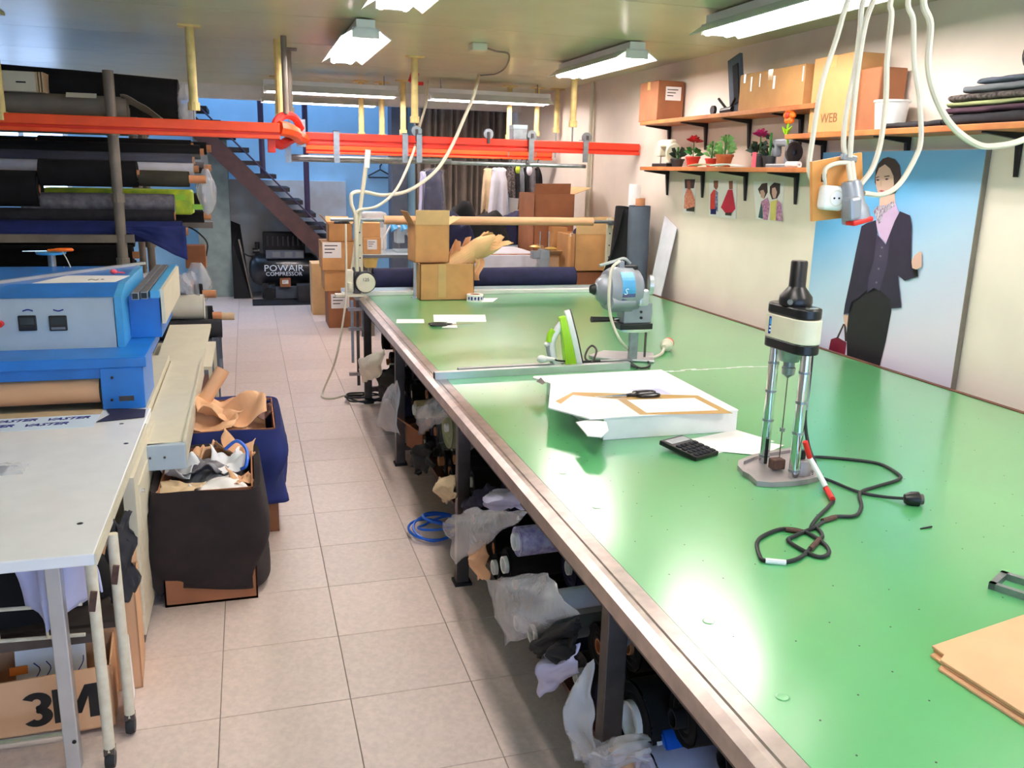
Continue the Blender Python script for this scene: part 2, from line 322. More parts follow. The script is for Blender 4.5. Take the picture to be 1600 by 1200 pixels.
# ================================================================ overhead rails
Y1, Y2, Y3 = 6.3, 7.1, 9.2
def beam(name, xa, xb, Y, za, zb, mats, lab, grp='overhead conveyor rails'):
    t = thing(name, lab, 'overhead rail', ((xa+xb)/2, Y, za), grp); h = zb-za
    G().bb(xa, xb, Y-.03, Y+.03, za+h*.4, zb).build('upper_beam', A[mats[0]], t, bevel=.006)
    G().bb(xa, xb, Y-.035, Y+.035, za, za+h*.24).build('lower_flange', A[mats[1]], t, bevel=.004)
    G().bb(xa, xb, Y-.012, Y+.012, za+h*.2, za+h*.45).build('web', A['railred'], t)
    return t
def pole(px, yt, yb, t, rail_z, m='yellowpole', w=.028, Y=None):
    a = P(px, yt, Z=ZC) if Y is None else Vector((P(px, yb, Y=Y).x, Y, ZC)); bz = P(px, yb, Y=a.y).z
    bz = max(bz, rail_z+.02)
    o = G().cyl((a.x, a.y, bz), (a.x, a.y, ZC), w, n=10).build('hanger_pole', A[m], t, smooth=True)
    G().box((a.x, a.y, ZC-.006), (.14, .1, .012)).build('mounting_plate', A[m], o)
    G().cyl((a.x, a.y, bz-.03), (a.x, a.y, bz+.02), w*1.35, n=10).build('collar', A[m], o)
    G().cyl((a.x, a.y, rail_z), (a.x, a.y, bz), .007, n=6).build('rod', A['galv'], o)
zl = P(200, 196, Y=Y1).z
r1 = beam('overhead_rail', -3.3, P(437, 200, Y=Y1).x, Y1, zl-.055, zl+.05, ('railorange', 'railorange'), 'orange overhead rail crossing in front of the fabric rack')
r1a = r1; pole(303, 60, 165, r1, zl, Y=Y1); pole(2, 120, 180, r1, zl, Y=Y1)
zr = P(720, 226, Y=Y2).z
r2_ = beam('overhead_rail', P(474, 220, Y=Y2).x, XW-.015, Y2, zr-.04, zr+.055, ('railred', 'railred'), 'red overhead rail running across to the right wall')
for px, yb in ((648, 186), (895, 193), (452, 172)): pole(px, 0, yb, r2_, zr, 'greypole' if px == 452 else 'yellowpole', Y=Y2+(.25 if px == 895 else .05))
z3 = P(650, 240, Y=Y3).z
r3 = beam('overhead_rail', P(478, 232, Y=Y3).x, P(862, 236, Y=Y3).x, Y3, z3-.03, z3+.06, ('railorange', 'railorange'), 'bright orange overhead rail, farther back behind the red one')
for px, yb in ((435, 192), (565, 210), (597, 212), (630, 206), (795, 214), (838, 208), (869, 203)): pole(px, 0, yb, r3, z3, Y=Y3-.1 if px > 600 else Y3+.2)
# curved junction at the end of the near rail
j = P(440, 200, Y=6.5); jt = thing('rail_junction', 'red curved switch bracket joining the near and far overhead rails', 'rail bracket', (j.x, 6.5, zl-.1))
g = G(); g.tube([P(428, 205, Y=Y1), P(432, 190, Y=Y1+.1), P(445, 180, Y=6.55), P(460, 184, Y=6.7), P(470, 200, Y=6.85)], .028, 8, sm=5); g.build('arch', A['red'], jt, smooth=True)
g = G(); g.tube([P(436, 200, Y=Y1), P(450, 203, Y=Y1+.05), P(460, 208, Y=Y1+.25), P(462, 212, Y=6.8), P(475, 218, Y=Y2)], [.05]*21, 8, sm=5); g.build('curved_track', A['railorange'], jt, smooth=True)
g = G(); g.tube([P(425, 214, Y=Y1+.1), P(430, 222, Y=Y1+.1), P(440, 226, Y=Y1+.15), P(450, 220, Y=6.6), P(460, 215, Y=6.8)], .035, 8, sm=4); g.build('lower_guide', A['red'], jt, smooth=True)
g = G(); c = P(424, 222, Y=Y1+.05); g.box(c, (.05, .08, .14)); g.build('stop_block', A['railred'], jt, bevel=.005)
g = G(); c = P(470, 208, Y=Y2-.08); g.box(c, (.07, .03, .2)); g.build('side_plate', A['galv'], jt)
g = G(); c = P(447, 178, Y=6.5); g.cyl((c.x, 6.5, c.z), (c.x, 6.5, ZC), .02); g.build('hanger_pole', A['greypole'], jt)
g = G(); c = P(438, 178, Y=6.7); g.cyl((c.x, 6.7, c.z), (c.x, 6.7, ZC), .03); g.build('hanger_pole', A['yellowpole'], jt)
# garment bars under the red rail
gb = thing('garment_bar', 'grey steel hanging bars slung under the red overhead rail', 'hanging bar', (1.5, Y2, 1.7))
for a, b_, Y in (((448, 244), (705, 250), Y2-.02), ((455, 249), (640, 254), Y2+.15), ((628, 252), (915, 256), Y2)):
    pa = P(*a, Y=Y); pb = P(*b_, Y=Y); pb.z = pa.z
    G().cyl(pa, pb, .016, n=8).build('bar', A['galv'], gb)
for px in (450, 526, 633, 655, 830, 915):
    c = P(px, 232, Y=Y2-.05); e = P(px, 250, Y=Y2-.05); G().bb(c.x-.022, c.x+.022, Y2-.06, Y2-.045, e.z-.02, zr+.07).build('strap', A['galv'], gb)
    G().bb(c.x-.022, c.x+.022, Y2-.06, Y2+.06, zr+.065, zr+.072).build('strap_top', A['galv'], gb)
for i, px in enumerate((650, 762, 830, 915)):
    c = P(px, 208 if i < 3 else 222, Y=Y2); c.z = zr+.09
    tr_ = thing('trolley_wheel', ['round grey trolley wheel on red rail beside the tall hanger poles', 'pale trolley wheel on red rail in front of the curtain', 'grey trolley wheel on red rail near the small grey box', 'grey trolley wheel on red rail close to the right wall'][i], 'trolley', c, 'trolley wheels on the red rail')
    G().lathe([(0, -.012), (.04, -.012), (.045, 0), (.04, .012), (0, .012)], (c.x, c.y-.02, c.z), (0, 1, 0)).build('wheel', A['galv'], tr_, smooth=True)
    G().box((c.x, c.y-.04, c.z-.03), (.02, .012, .09)).build('bracket', A['darksteel'], tr_)
# ================================================================ the green cutting table
TZ = .80; TX0, TX1, TY0, TY1 = .775, 3.14, -.6, 7.0
tb = thing('cutting_table', 'long cutting table with a green linoleum top and steel edge', 'table', ((TX0+TX1)/2, 3.2, 0))
top = G().bb(TX0+.08, TX1-.015, TY0, TY1, TZ-.035, TZ).build('tabletop', A['linoleum'], tb)
ed = G(); ed.prism([(TX0, TZ-.055), (TX0, TZ-.012), (TX0+.022, TZ-.002), (TX0+.036, TZ-.002), (TX0+.04, TZ+.001), (TX0+.078, TZ+.001), (TX0+.078, TZ-.03), (TX0+.06, TZ-.055)], -TY1, -TY0, RX(90)); ed.build('edge_rail', A['steel'], tb)
G().bb(TX1-.015, TX1+.012, TY0, TY1, TZ-.03, TZ+.004).build('wall_edge', A['wooddark'], tb)
G().bb(TX0+.08, TX1, TY1-.02, TY1+.01, TZ-.05, TZ+.002).build('end_edge', A['steel'], tb)
g = G(); rnd = random.Random(3)
for i in range(17):
    for k in range(38):
        if rnd.random() < .5: continue
        g.cyl((.95+.12*i, .75+.1*k+(.05 if i % 2 else 0), TZ), (.95+.12*i, .75+.1*k+(.05 if i % 2 else 0), TZ+.0004), .0022, n=6)
stuff(g.build('perforation', A['black'], tb))
for x, y in ((.93, 1.52), (.925, 1.23), (.94, 2.2), (.945, 2.5), (.93, 3.2)):
    G().lathe([(.012, 0), (.014, .0006), (.011, .001), (0, .0006)], (x, y, TZ), n=14).build('screw_cap', A['linoleum'], tb)
for y in (.2, 1.77, 3.37, 4.98, 6.45):
    lg = G().bb(TX0+.02, TX0+.075, y-.02, y+.025, 0, TZ-.05).build('leg', A['darksteel'], tb, bevel=.003)
    G().box((TX0+.048, y, .006), (.075, .075, .012)).build('foot', A['rubber'], lg)
    g = G(); g.prism([(TY0, 0), (0, 0)] and [(0, 0), (.16, 0), (0, -.14)], -.004, .004, T(TX0+.08, y, TZ-.055)@RX(90)); g.build('gusset', A['steel'], lg)
    l2 = G().bb(TX1-.1, TX1-.05, y-.02, y+.025, 0, TZ-.05).build('leg', A['darksteel'], tb, bevel=.003)
    G().bb(TX0+.07, TX1-.05, y-.015, y+.015, .09, .125).build('crossbar', A['darksteel'], tb)
    G().bb(TX0+.07, TX1-.05, y-.015, y+.015, TZ-.1, TZ-.036).build('crossbar', A['darksteel'], tb)
for i in range(6): G().bb(TX0+.14+i*.36, TX0+.14+i*.36+.34, TY0+.2, TY1-.2, .125, .145).build('shelf_board', A['wooddark'], tb)
G().bb(TX0+.03, TX0+.06, TY0, TY1, TZ-.1, TZ-.05).build('side_rail', A['darksteel'], tb)
g = G(); rnd = random.Random(5)
for (xa, ya, xb, yb) in ((1040, 580, 1200, 572),):
    for k in range(10):
        t = k/9; c = P(xa+(xb-xa)*t, ya+(yb-ya)*t+rnd.uniform(-1, 1), Z=TZ); g.box((c.x, c.y, TZ+.0003), (.09, .006+.004*rnd.random(), .0006), RZ(rnd.uniform(-4, 6)))
g.build('scuff_seam', A['whitefab'], tb)
# ---- small flat things
def sheet(name, label, cat, px, Z=TZ, m='paper', dz=.001, group=None, curl=0., parent=None, th=.0012):
    pts = [P(x, y, Z=Z) for x, y in px]; n = len(pts); g = G()
    if n == 4:
        a, b, c, d = pts
        def fn(u, v):
            p = a*(1-u)*(1-v)+b*u*(1-v)+c*u*v+d*(1-u)*v; p = p.copy(); p.z = Z+dz+curl*abs(nz(u*2.3+px[0][0], v*2.1)); return p
        g.grid(fn, 8, 8)
        o = g.build(name, A[m], parent, solid=th)
    else:
        g.prism([(p.x, p.y) for p in pts], Z+dz, Z+dz+th); o = g.build(name, A[m], parent)
    return o if parent else tag(o, label, cat, group)
sheet('paper_strip', 'narrow white paper strip near the steel table edge', 'paper', [(619, 505), (663, 505), (662, 499), (620, 499)])
sheet('paper_sheet', 'wide white paper sheet beyond the black scissors', 'paper', [(678, 503), (760, 503), (758, 492), (677, 492)])
sheet('paper_scrap', 'small white paper scrap under the blades of the black scissors', 'paper', [(690, 513), (715, 513), (712, 503), (700, 503)], dz=.003)
sheet('paper_slip', 'white slip lying behind the blue and white tape roll', 'paper', [(752, 472), (770, 472), (778, 466), (750, 466)])
# scissors
def scissors(label, c, ang, L, hm='black', bm='chrome'):
    t = thing('scissors', label, 'scissors', c); M = T(c)@RZ(ang)
    for s in (-1, 1):
        g = G(M); g.prism([(0, -.006), (.02, -.01*s-.004), (L*.55, s*.002), (.02, .008)], .002+.002*(s > 0), .0038+.002*(s > 0), RZ(s*1.5)); g.build('blade', A[bm], t)
        r = []
        for k in range(17):
            a = 2*pi*k/16; r.append((-L*.25+cos(a)*L*.17, s*(L*.08)+sin(a)*L*.062*(1 if s > 0 else 1.2), .007))
        h = G(M); h.tube(r, .0065, 8); h.tube([(-L*.1, s*.012, .007), (0, s*.002, .006), (.015, 0, .005)], .0065, 8); h.build('handle', A[hm], t, smooth=True)
    G(M).cyl((0, 0, 0), (0, 0, .009), .006).build('pivot_screw', A['chrome'], t)
c = P(688, 509, Z=TZ); scissors('black scissors lying on the table beside white paper scraps', c+Vector((.06, 0, .003)), 0, .3)
# tape roll
c = P(742, 470, Z=TZ); t = thing('tape_roll', 'roll of white packing tape with blue print beside the cardboard box', 'tape roll', c)
G().lathe([(.038, 0), (.062, 0), (.062, .05), (.038, .05), (.038, 0)], c, n=24).build('tape', A['paper'], t, smooth=True)
for k in range(6):
    a = radians(-150+24*k); G().box((c.x+cos(a)*.0622, c.y+sin(a)*.0622, TZ+.024), (.002, .012, .02+.006*(k % 2)), RZ(math.degrees(a))).build('print', A['ink'], t)
G().lathe([(.035, 0), (.0385, 0), (.0385, .05), (.035, .05), (.035, 0)], c, n=24).build('core', A['core'], t, smooth=True)
# steel straightedges
a = P(680, 594, Z=TZ); b = P(985, 577, Z=TZ)
def bar(label, a, b, w, h, m, up=0, hollow=True):
    d = (b-a); L = hypot(d.x, d.y); M = T(a)@RZ(math.degrees(math.atan2(d.y, d.x)))
    t = thing('straightedge', label, 'metal bar', a, 'steel straightedges across the table'); g = G(M); g.bb(0, L, 0, w, up, up+h); g.build('profile', A[m], t, bevel=.0015)
    G(M).bb(-.002, .001, .004, w-.004, up+.004, up+h-.004).build('end_cap', A['black'], t)
    return t
bar('silver square bar laid across table, overhanging the steel edge', a, b, .035, .035, 'alu')
bar('thinner dark grey bar lying behind the silver square bar', P(717, 583, Z=TZ), P(988, 568, Z=TZ), .028, .022, 'galv')
c = P(846, 578, Z=TZ); t = thing('plug', 'small white plug lying on the bars left of the iron', 'plug', c+Vector((0, 0, .035)))
g = G(); g.ball(c+Vector((0, 0, .055)), .022, sq=(1.2, .9, .9)); g.cyl(c+Vector((.02, 0, .055)), c+Vector((.065, 0, .05)), .014, .009); g.build('body', A['white'], t, smooth=True)
g = G(); g.tube([c+Vector((.065, 0, .05)), c+Vector((.1, .01, .04)), c+Vector((.2, .03, .028)), c+Vector((.32, .02, .03))], .005, sm=4); g.build('cord', A['cordblack'], t)
# ---- white flat mailer box
bx = thing('mailer_box', 'flat white mailer box with brown tape on its torn lid', 'box', (1.45, 3.1, TZ))
f0 = P(942, 688, Z=TZ); f1 = P(1150, 674, Z=TZ); BH = .085
k1 = P(1033, 578, Z=TZ+BH); dv = Vector((k1.x-f1.x, k1.y-f1.y, 0)); e0 = f0+dv; e1 = f1+dv
g = G(); g.prism([(f0.x, f0.y), (f1.x, f1.y), (e1.x, e1.y), (e0.x, e0.y)], TZ, TZ+BH-.004); g.build('tray', A['white'], bx, bevel=.002)
l0 = P(945, 662, Z=TZ+BH); l3 = P(836, 590, Z=TZ+BH)
lid = [(f1.x, f1.y-.004), (e1.x, e1.y), (l3.x, l3.y+.02), (l3.x-.01, l3.y), (l3.x+.03, l3.y-.12), (l0.x-.13, l0.y+.24), (l0.x-.03, l0.y+.07), (f0.x-.0, f0.y-.004)]
g = G(); g.prism(lid, TZ+BH-.003, TZ+BH+.002); ld = g.build('lid', A['paper'], bx)
tc_ = [P(x, y, Z=TZ+BH+.002) for x, y in ((900, 655), (925, 651), (948, 655), (951, 668), (940, 678), (918, 676), (910, 666))]
g = G(); g.prism([(p.x, p.y) for p in tc_], TZ+BH-.012, TZ+BH-.008); g.build('tuck_flap', A['paper'], bx)
def strip(px, name, m, par, z):
    pts = [P(x, y, Z=z) for x, y in px]; g = G(); g.prism([(p.x, p.y) for p in pts], z, z+.0008); return g.build(name, A[m], par)
zz = TZ+BH+.002
strip([(868, 627), (895, 613), (1090, 618), (1145, 646), (1000, 648), (965, 624), (895, 617), (876, 631)], 'brown_tape', 'tape', bx, zz)
strip([(980, 625), (1085, 622), (1122, 641), (1010, 645)], 'paper_label', 'paper', bx, zz+.0009)
strip([(838, 596), (845, 590), (852, 598), (848, 601)], 'barcode', 'black', bx, zz)
strip([(985, 609), (1030, 607), (1050, 616), (1010, 616)], 'faint_print', 'lilacfab', bx, zz)
c = P(985, 619, Z=zz+.002); scissors('black-handled scissors lying on the white mailer box', c, 178, .27)
# ---- papers and calculator
sheet('paper_sheet', 'top white printed paper half under the drilling machine', 'paper', [(1088, 703), (1120, 679), (1225, 697), (1190, 713)], dz=.003)
o = sheet('paper_sheet', 'lower white printed paper beside the black calculator', 'paper', [(1105, 712), (1062, 690), (1150, 672), (1210, 690)], dz=.001)
c = P(1075, 706, Z=TZ); cal = thing('calculator', 'black desk calculator with grey display beside the white papers', 'calculator', c); M = T(c.x, c.y, TZ+.002)@RZ(22)@RX(6)
G(M).bb(-.062, .062, -.085, .085, .004, .022).build('body', A['black'], cal, bevel=.004)
G(M).bb(-.05, .05, .035, .07, .022, .0235).build('display', A['galv'], cal)
for i in range(5):
    for k in range(4): G(M).bb(-.052+i*.022, -.035+i*.022, -.078+k*.026, -.06+k*.026, .022, .027).build('key', A['charcoal'], cal, bevel=.002, seg=1)
# black stick
c = P(1447, 826, Z=TZ); g = G(T(c)@RZ(8)); g.cyl((-.022, 0, .003), (.022, 0, .003), .0025, n=6); tag(g.build('black_pin', A['black']), 'short black pin lying alone on the green table', 'pin')
# ---- corrugated sheets at right
base = [(1453, 1026), (1600, 975), (1760, 925), (1800, 1120), (1600, 1136), (1466, 1048), (1472, 1040)]
for k, (lab, dx, dy) in enumerate((('bottom sheet of the corrugated cardboard pile on the table', 0, 0), ('middle sheet of the corrugated cardboard pile on the table', 4, -3), ('top sheet of corrugated cardboard pile, with notched corner', 1, -4))):
    pts = [P(x+dx, y+dy, Z=TZ) for x, y in base]; A_, u_, v_ = pts[0], (pts[1]-pts[0]).normalized(), (pts[4]-pts[5]).normalized(); pts = [A_, A_+u_*.62, A_+u_*.62+v_*.42, pts[5]+v_*.42, pts[5], pts[6]]; g = G(); g.prism([(p.x, p.y) for p in pts], TZ+k*.007, TZ+k*.007+.006)
    tag(g.build('cardboard_sheet', A['kraft'], bevel=.001, seg=1), lab, 'cardboard', 'cardboard sheets on the table')
# metal stand at right
c = P(1618, 930, Z=TZ); stn = thing('metal_stand', 'steel stand with a rectangular foot frame at the right edge of table', 'stand', c)
M = T(c)@RZ(-62)
for a in ((-.09, .09, -.05, -.035), (-.09, .09, .035, .05), (-.09, -.075, -.05, .05), (.075, .09, -.05, .05)): G(M).bb(*a, 0, .016).build('foot_bar', A['galv'], stn)
G(M).bb(-.02, .02, -.035, .035, .006, .012).build('cross_plate', A['galv'], stn); G(M).cyl((0, 0, .008), (0, 0, .3), .014).build('post', A['galv'], stn); G(M).lathe([(0, 0), (.016, 0), (.02, .01), (.014, .02), (0, .02)], (.05, 0, .016)).build('knob', A['alu'], stn)
# ---- cloth drilling machine
d = thing('cloth_drill', 'upright cloth drilling machine with chrome columns and a black motor cap', 'drill', P(1215, 735, Z=TZ))
bp = [P(x, y, Z=TZ) for x, y in ((1153, 727), (1152, 735), (1160, 744), (1170, 749), (1182, 760), (1205, 762), (1240, 760), (1262, 757), (1278, 753), (1280, 745), (1268, 735), (1262, 715), (1240, 706), (1200, 712), (1175, 718))]
cen = sum(bp, Vector())/len(bp)
g = G(); N = len(bp)
def ringpt(p, s, z): q = cen+(p-cen)*s; return Vector((q.x, q.y, z))
for i in range(N):
    a, b = bp[i], bp[(i+1) % N]
    g.add([ringpt(a, 1, TZ+.001), ringpt(b, 1, TZ+.001), ringpt(b, 1, TZ+.018), ringpt(a, 1, TZ+.018), ringpt(a, .86, TZ+.018), ringpt(b, .86, TZ+.018), ringpt(b, .86, TZ+.006), ringpt(a, .86, TZ+.006)], [(0, 1, 2, 3), (3, 2, 5, 4), (4, 5, 6, 7)])
g.prism([(ringpt(p, .88, 0).x, ringpt(p, .88, 0).y) for p in bp], TZ+.001, TZ+.007); g.build('base_plate', A['base'], d)
CL = P(1193, 726, Z=TZ); CR = P(1239, 750, Z=TZ); zt = P(1250, 552, Y=CR.y).z
for q in (CL, CR):
    co = G().cyl((q.x, q.y, TZ+.006), (q.x, q.y, zt+.01), .0165, n=20).build('column', A['chrome'], d, smooth=True)
    for f_ in (.08, .38, .62, .85): G().lathe([(.0165, -.004), (.0185, -.004), (.0185, .004), (.0165, .004)], (q.x, q.y, TZ+(zt-TZ)*f_), n=20).build('ring', A['galv'], co)
mid = (CL+CR)/2; dd = (CR-CL).normalized(); ang = math.degrees(math.atan2(dd.y, dd.x)); hw = (CR-CL).length/2
Mh = T(mid.x, mid.y, zt)@RZ(ang)
def stad(w, r, n=10): return [(w+r*cos(a), r*sin(a)) for a in [pi*(-.5+k/n) for k in range(n+1)]]+[(-w+r*cos(a), r*sin(a)) for a in [pi*(.5+k/n) for k in range(n+1)]]
sc = hw*.80
G(Mh).prism(stad(sc, .045), -.005, .028).build('lower_housing', A['black'], d, smooth=True, bevel=.004)
G(Mh).prism(stad(sc, .0465), .028, .105).build('motor_housing', A['ivory'], d, smooth=True, bevel=.003)
G(Mh).prism(stad(sc*.95, .045), .105, .14).build('upper_housing', A['black'], d, smooth=True, bevel=.006)
G(Mh).lathe([(.05, .14), (.052, .15), (.05, .168), (.028, .196), (.026, .2), (.026, .275), (.023, .28), (0, .28)], (0, 0, 0), n=20).build('handle', A['black'], d, smooth=True)
G(Mh).lathe([(.04, -.004), (.036, -.03), (.03, -.042), (.018, -.043), (.018, -.06), (.022, -.062), (.02, -.085), (.006, -.095), (.002, -.1)], (0, 0, 0), n=16).build('chuck', A['galv'], d, smooth=True)
G(Mh).cyl((0, 0, -.1), (0, 0, TZ-zt+.05), .0018, n=6).build('drill_bit', A['darksteel'], d)
fr = Vector((-r2.x*.6-fw.x, -r2.y*.6-fw.y, 0)).normalized(); f2 = Vector((-r2.x*.75-fw.x*.8, -r2.y*.75-fw.y*.8, 0)).normalized(); le = min((mid-dd*sc, mid+dd*sc), key=lambda q_: q_.dot(r2)); Mb = T(le.x, le.y, zt+.066)@RZ(math.degrees(math.atan2(f2.y, f2.x)))
bd = G(Mb).bb(.036, .0475, -.017, .017, -.026, .03).build('blue_badge', A['ink'], d)
for z0_, z1_ in ((.004, .024), (-.006, .0), (-.018, -.012)): G(Mb).bb(.0472, .048, -.014, .014, z0_, z1_).build('badge_print', A['lightblue' if z0_ > 0 else 'printlight'], bd)
sw = Vector((mid.x, mid.y, zt+.156))+fr*.045; G().cyl(sw, sw+fr*.022, .009).build('switch', A['chrome'], d)
G().box((CR.x, CR.y, zt+.14), (.03, .025, .008)).build('clamp_screw', A['chrome'], d)
q = CR+Vector((.045, .03, 0)); G().lathe([(0, .004), (.034, .004), (.034, .055), (.03, .06), (0, .06)], (q.x, q.y, TZ), n=18).build('lamp_housing', A['base'], d, smooth=True)
G().box((q.x, q.y, TZ+.075), (.02, .02, .03)).build('switch_box', A['black'], d, bevel=.003)
q = (CL*.6+CR*.4)+fr*.02; G().box((q.x+.01, q.y, TZ+.03), (.045, .035, .035)).build('bit_guide', A['rust'], d, bevel=.004)
q = CL+fr*.025+r2*.012; G().cyl((q.x, q.y, TZ+.012), (q.x, q.y, TZ+.1), .006).build('guide_pin', A['black'], d)
q = P(1172, 738, Z=TZ+.008); G().lathe([(0, 0), (.02, 0), (.018, .006), (0, .008)], q, n=16).build('level', A['glass'], d)
G().box(((CL.x+CR.x)/2, (CL.y+CR.y)/2, TZ+(zt-TZ)*.35), (.012, .012, .012)).build('depth_stop', A['galv'], d)
zc = lambda x, y, h=.006: P(x, y, Z=TZ+h)
sp = P(1262, 500, Y=CR.y-.01); g = G(); g.tube([sp, P(1270, 520, Y=CR.y), P(1268, 560, Y=CR.y), P(1263, 610, Y=CR.y), P(1258, 650, Y=CR.y), P(1262, 690, Y=CR.y-.02), P(1272, 720, Y=CR.y-.06), P(1288, 755, Z=TZ+.02), zc(1302, 778), zc(1296, 790), zc(1276, 810), zc(1268, 826), zc(1300, 808), zc(1335, 806), zc(1346, 792), zc(1344, 770), zc(1370, 760), zc(1402, 750), zc(1405, 742), zc(1375, 725), zc(1330, 718), zc(1280, 714), P(1262, 715, Z=TZ+.02)], .0055, 8, sm=6); g.build('power_cord', A['cordblack'], d, smooth=True)
g = G(); g.tube([zc(1268, 826), zc(1240, 838), zc(1232, 845), zc(1255, 860), zc(1280, 870), zc(1295, 864), zc(1288, 850), zc(1260, 832), zc(1225, 826), zc(1195, 836), zc(1183, 848), zc(1187, 868), zc(1195, 876), zc(1226, 878), zc(1252, 870), zc(1272, 850), zc(1285, 838), zc(1278, 826), zc(1268, 822)], .0055, 8, sm=6); g.build('power_cord', A['cordblack'], d, smooth=True)
for a, m in ((((1258, 690), (1265, 715)), 'red'), (((1266, 716), (1290, 760)), 'white'), (((1290, 762), (1301, 780)), 'red')):
    pa, pb = [P(x, y, Y=CR.y-.05) if y < 755 else zc(x, y, .012) for x, y in a]; 
    if m == 'white': pb = zc(1290, 760, .02)
    G().cyl(pa, pb, .0085, n=10).build('cord_tape', A[m], d)
for a, b, m in (((1196, 876), (1228, 879), 'white'), ((1285, 814), (1305, 808), 'rust'), ((1228, 827), (1252, 831), 'rust'), ((1266, 858), (1280, 843), 'rust')): G().cyl(zc(*a, .007), zc(*b, .007), .0075, n=8).build('cord_tape', A[m], d)
G().cyl(P(1262, 565, Y=CR.y), P(1258, 640, Y=CR.y), .011, .009, n=10).build('inline_connector', A['greytool'], d, smooth=True)
g = G(); g.tube([zc(1270, 742), zc(1300, 752), zc(1340, 768), zc(1380, 776), zc(1415, 779, .015)], .005, 8, sm=5); g.build('plug_cord', A['cordblack'], d, smooth=True)
pa = zc(1412, 779, .018); pb = zc(1440, 780, .02); g = G(); g.lathe([(0, 0), (.014, .002), (.022, .02), (.023, .042), (.018, .046), (0, .046)], pa, pb-pa, 14); pg = g.build('plug', A['black'], d, smooth=True)
G().lathe([(0, .046), (.017, .046), (.016, .055), (0, .055)], pa, pb-pa, 14).build('plug_face', A['darksteel'], pg)
# ---- straight knife cutter
KY = 4.06; K = lambda x, y, dy=0: P(x, y, Y=KY+dy)
k = thing('straight_knife_cutter', 'grey straight-knife fabric cutter with a blue motor label', 'cutting machine', (K(985, 560).x, KY, TZ))
a = P(930, 562, Z=TZ); b = P(1022, 568, Z=TZ); c = P(1018, 556, Z=TZ); e = P(945, 552, Z=TZ)
G().prism([(a.x, a.y), (b.x, b.y), (c.x+.02, c.y+.02), (e.x, e.y+.02), (a.x-.015, a.y+.06)], TZ+.002, TZ+.014).build('base_plate', A['alu'], k, bevel=.003)
p = K(988, 555); G().bb(p.x-.022, p.x+.022, KY-.012, KY+.012, TZ+.014, K(985, 515).z).build('upright', A['galv'], k)
p = K(1007, 555); G().bb(p.x-.004, p.x+.004, KY-.006, KY+.006, TZ+.02, K(1007, 510).z).build('knife', A['darksteel'], k)
p = K(990, 490); G().bb(K(969, 490).x, K(1012, 490).x, KY-.05, KY+.05, K(990, 503).z, K(990, 472).z).build('gear_case', A['greytool'], k, bevel=.006)
for i in range(2): q = K(995, 485+9*i); G().cyl((q.x, KY-.056, q.z), (q.x, KY-.04, q.z), .007).build('bolt', A['black'], k)
G().bb(K(962, 508).x, K(1012, 508).x, KY-.06, KY+.05, K(990, 512).z, K(990, 503).z).build('foot_plate', A['black'], k, bevel=.003); G().bb(K(972, 515).x, K(1008, 515).x, KY-.05, KY+.04, K(990, 517).z, K(990, 512.5).z).build('presser_bar', A['chrome'], k)
mc = K(972, 450); ra = Vector((K(1018, 452).x-K(922, 452).x, 0, 0)); sx = .0031
prof = [(0, 0), (.012, 0), (.03, .012), (.032, .02), (.056, .03), (.075, .055), (.078, .066), (.098, .07), (.112, .095), (.114, .105), (.116, .11), (.116, .20), (.108, .21), (.104, .235), (.085, .25), (.04, .262), (0, .262)]
m0 = K(926, 452); mt = G().lathe(prof, m0, (1, 0, -.03), 28).build('motor', A['greytool'], k, smooth=True)
G().lathe([(0, -.012), (.02, -.012), (.03, .008), (.024, .012)], m0, (1, 0, -.03), 16).build('end_cap', A['black'], k, smooth=True)
g = G()
for i in range(14):
    a0 = radians(-62+i*8.2)
    def ppt(a, h): return m0+Vector((h, -cos(a)*.1168, sin(a)*.1168))
    a1 = a0+radians(8.2); mm = 1 if 2 <= i < 7 else 0
    g.add([ppt(a0, .115), ppt(a0, .185), ppt(a1, .185), ppt(a1, .115)], [(0, 1, 2, 3)], mm)
g.build('motor_label', [A['lightblue'], mat('label_print', (96, 60, 90), .5, var=0, col2=(60, 90, 150), scale=60)], k)
text('S', 'label_letter', A['printlight'], k, T(m0+Vector((.13, -.119, .0)))@RX(90), .045, shear=.3)
text('Samsun', 'label_letter', A['printorange'], k, T(m0+Vector((.153, -.1185, -.012)))@RX(90), .018, shear=.3) if False else None
p = K(968, 473); G().cyl(K(955, 473, -.08), K(990, 471, -.08), .03, n=16).build('switch_housing', A['greytool'], k, smooth=True)
p = K(1003, 465, -.07); G().bb(p.x-.03, p.x+.03, p.y-.03, p.y+.06, p.z-.04, p.z+.045).build('sharpener_box', A['alu'], k, bevel=.014, seg=3)
G().lathe([(0, 0), (.05, 0), (.05, .02), (0, .02)], K(1014, 445), (1, -.3, 0), 20).build('pulley_cover', A['alu'], k, smooth=True)
G().lathe([(0, 0), (.03, 0), (.03, .018), (0, .02)], K(1012, 487), (1, -.3, 0), 20).build('lower_cover', A['greytool'], k, smooth=True)
G().cyl(K(924, 499), K(958, 499), .016, .013, n=12).build('handle', A['black'], k, smooth=True); G().cyl(K(956, 499), K(972, 498), .009).build('handle_rod', A['chrome'], k)
G().tube([K(937, 415), K(960, 408), K(975, 404), K(985, 412)], .008, 8, sm=4).build('top_lever', A['alu'], k, smooth=True); G().box(K(985, 418), (.07, .04, .02)).build('top_switch', A['black'], k, bevel=.004); G().box(K(970, 417), (.03, .03, .06)).build('top_bracket', A['greytool'], k, bevel=.004)
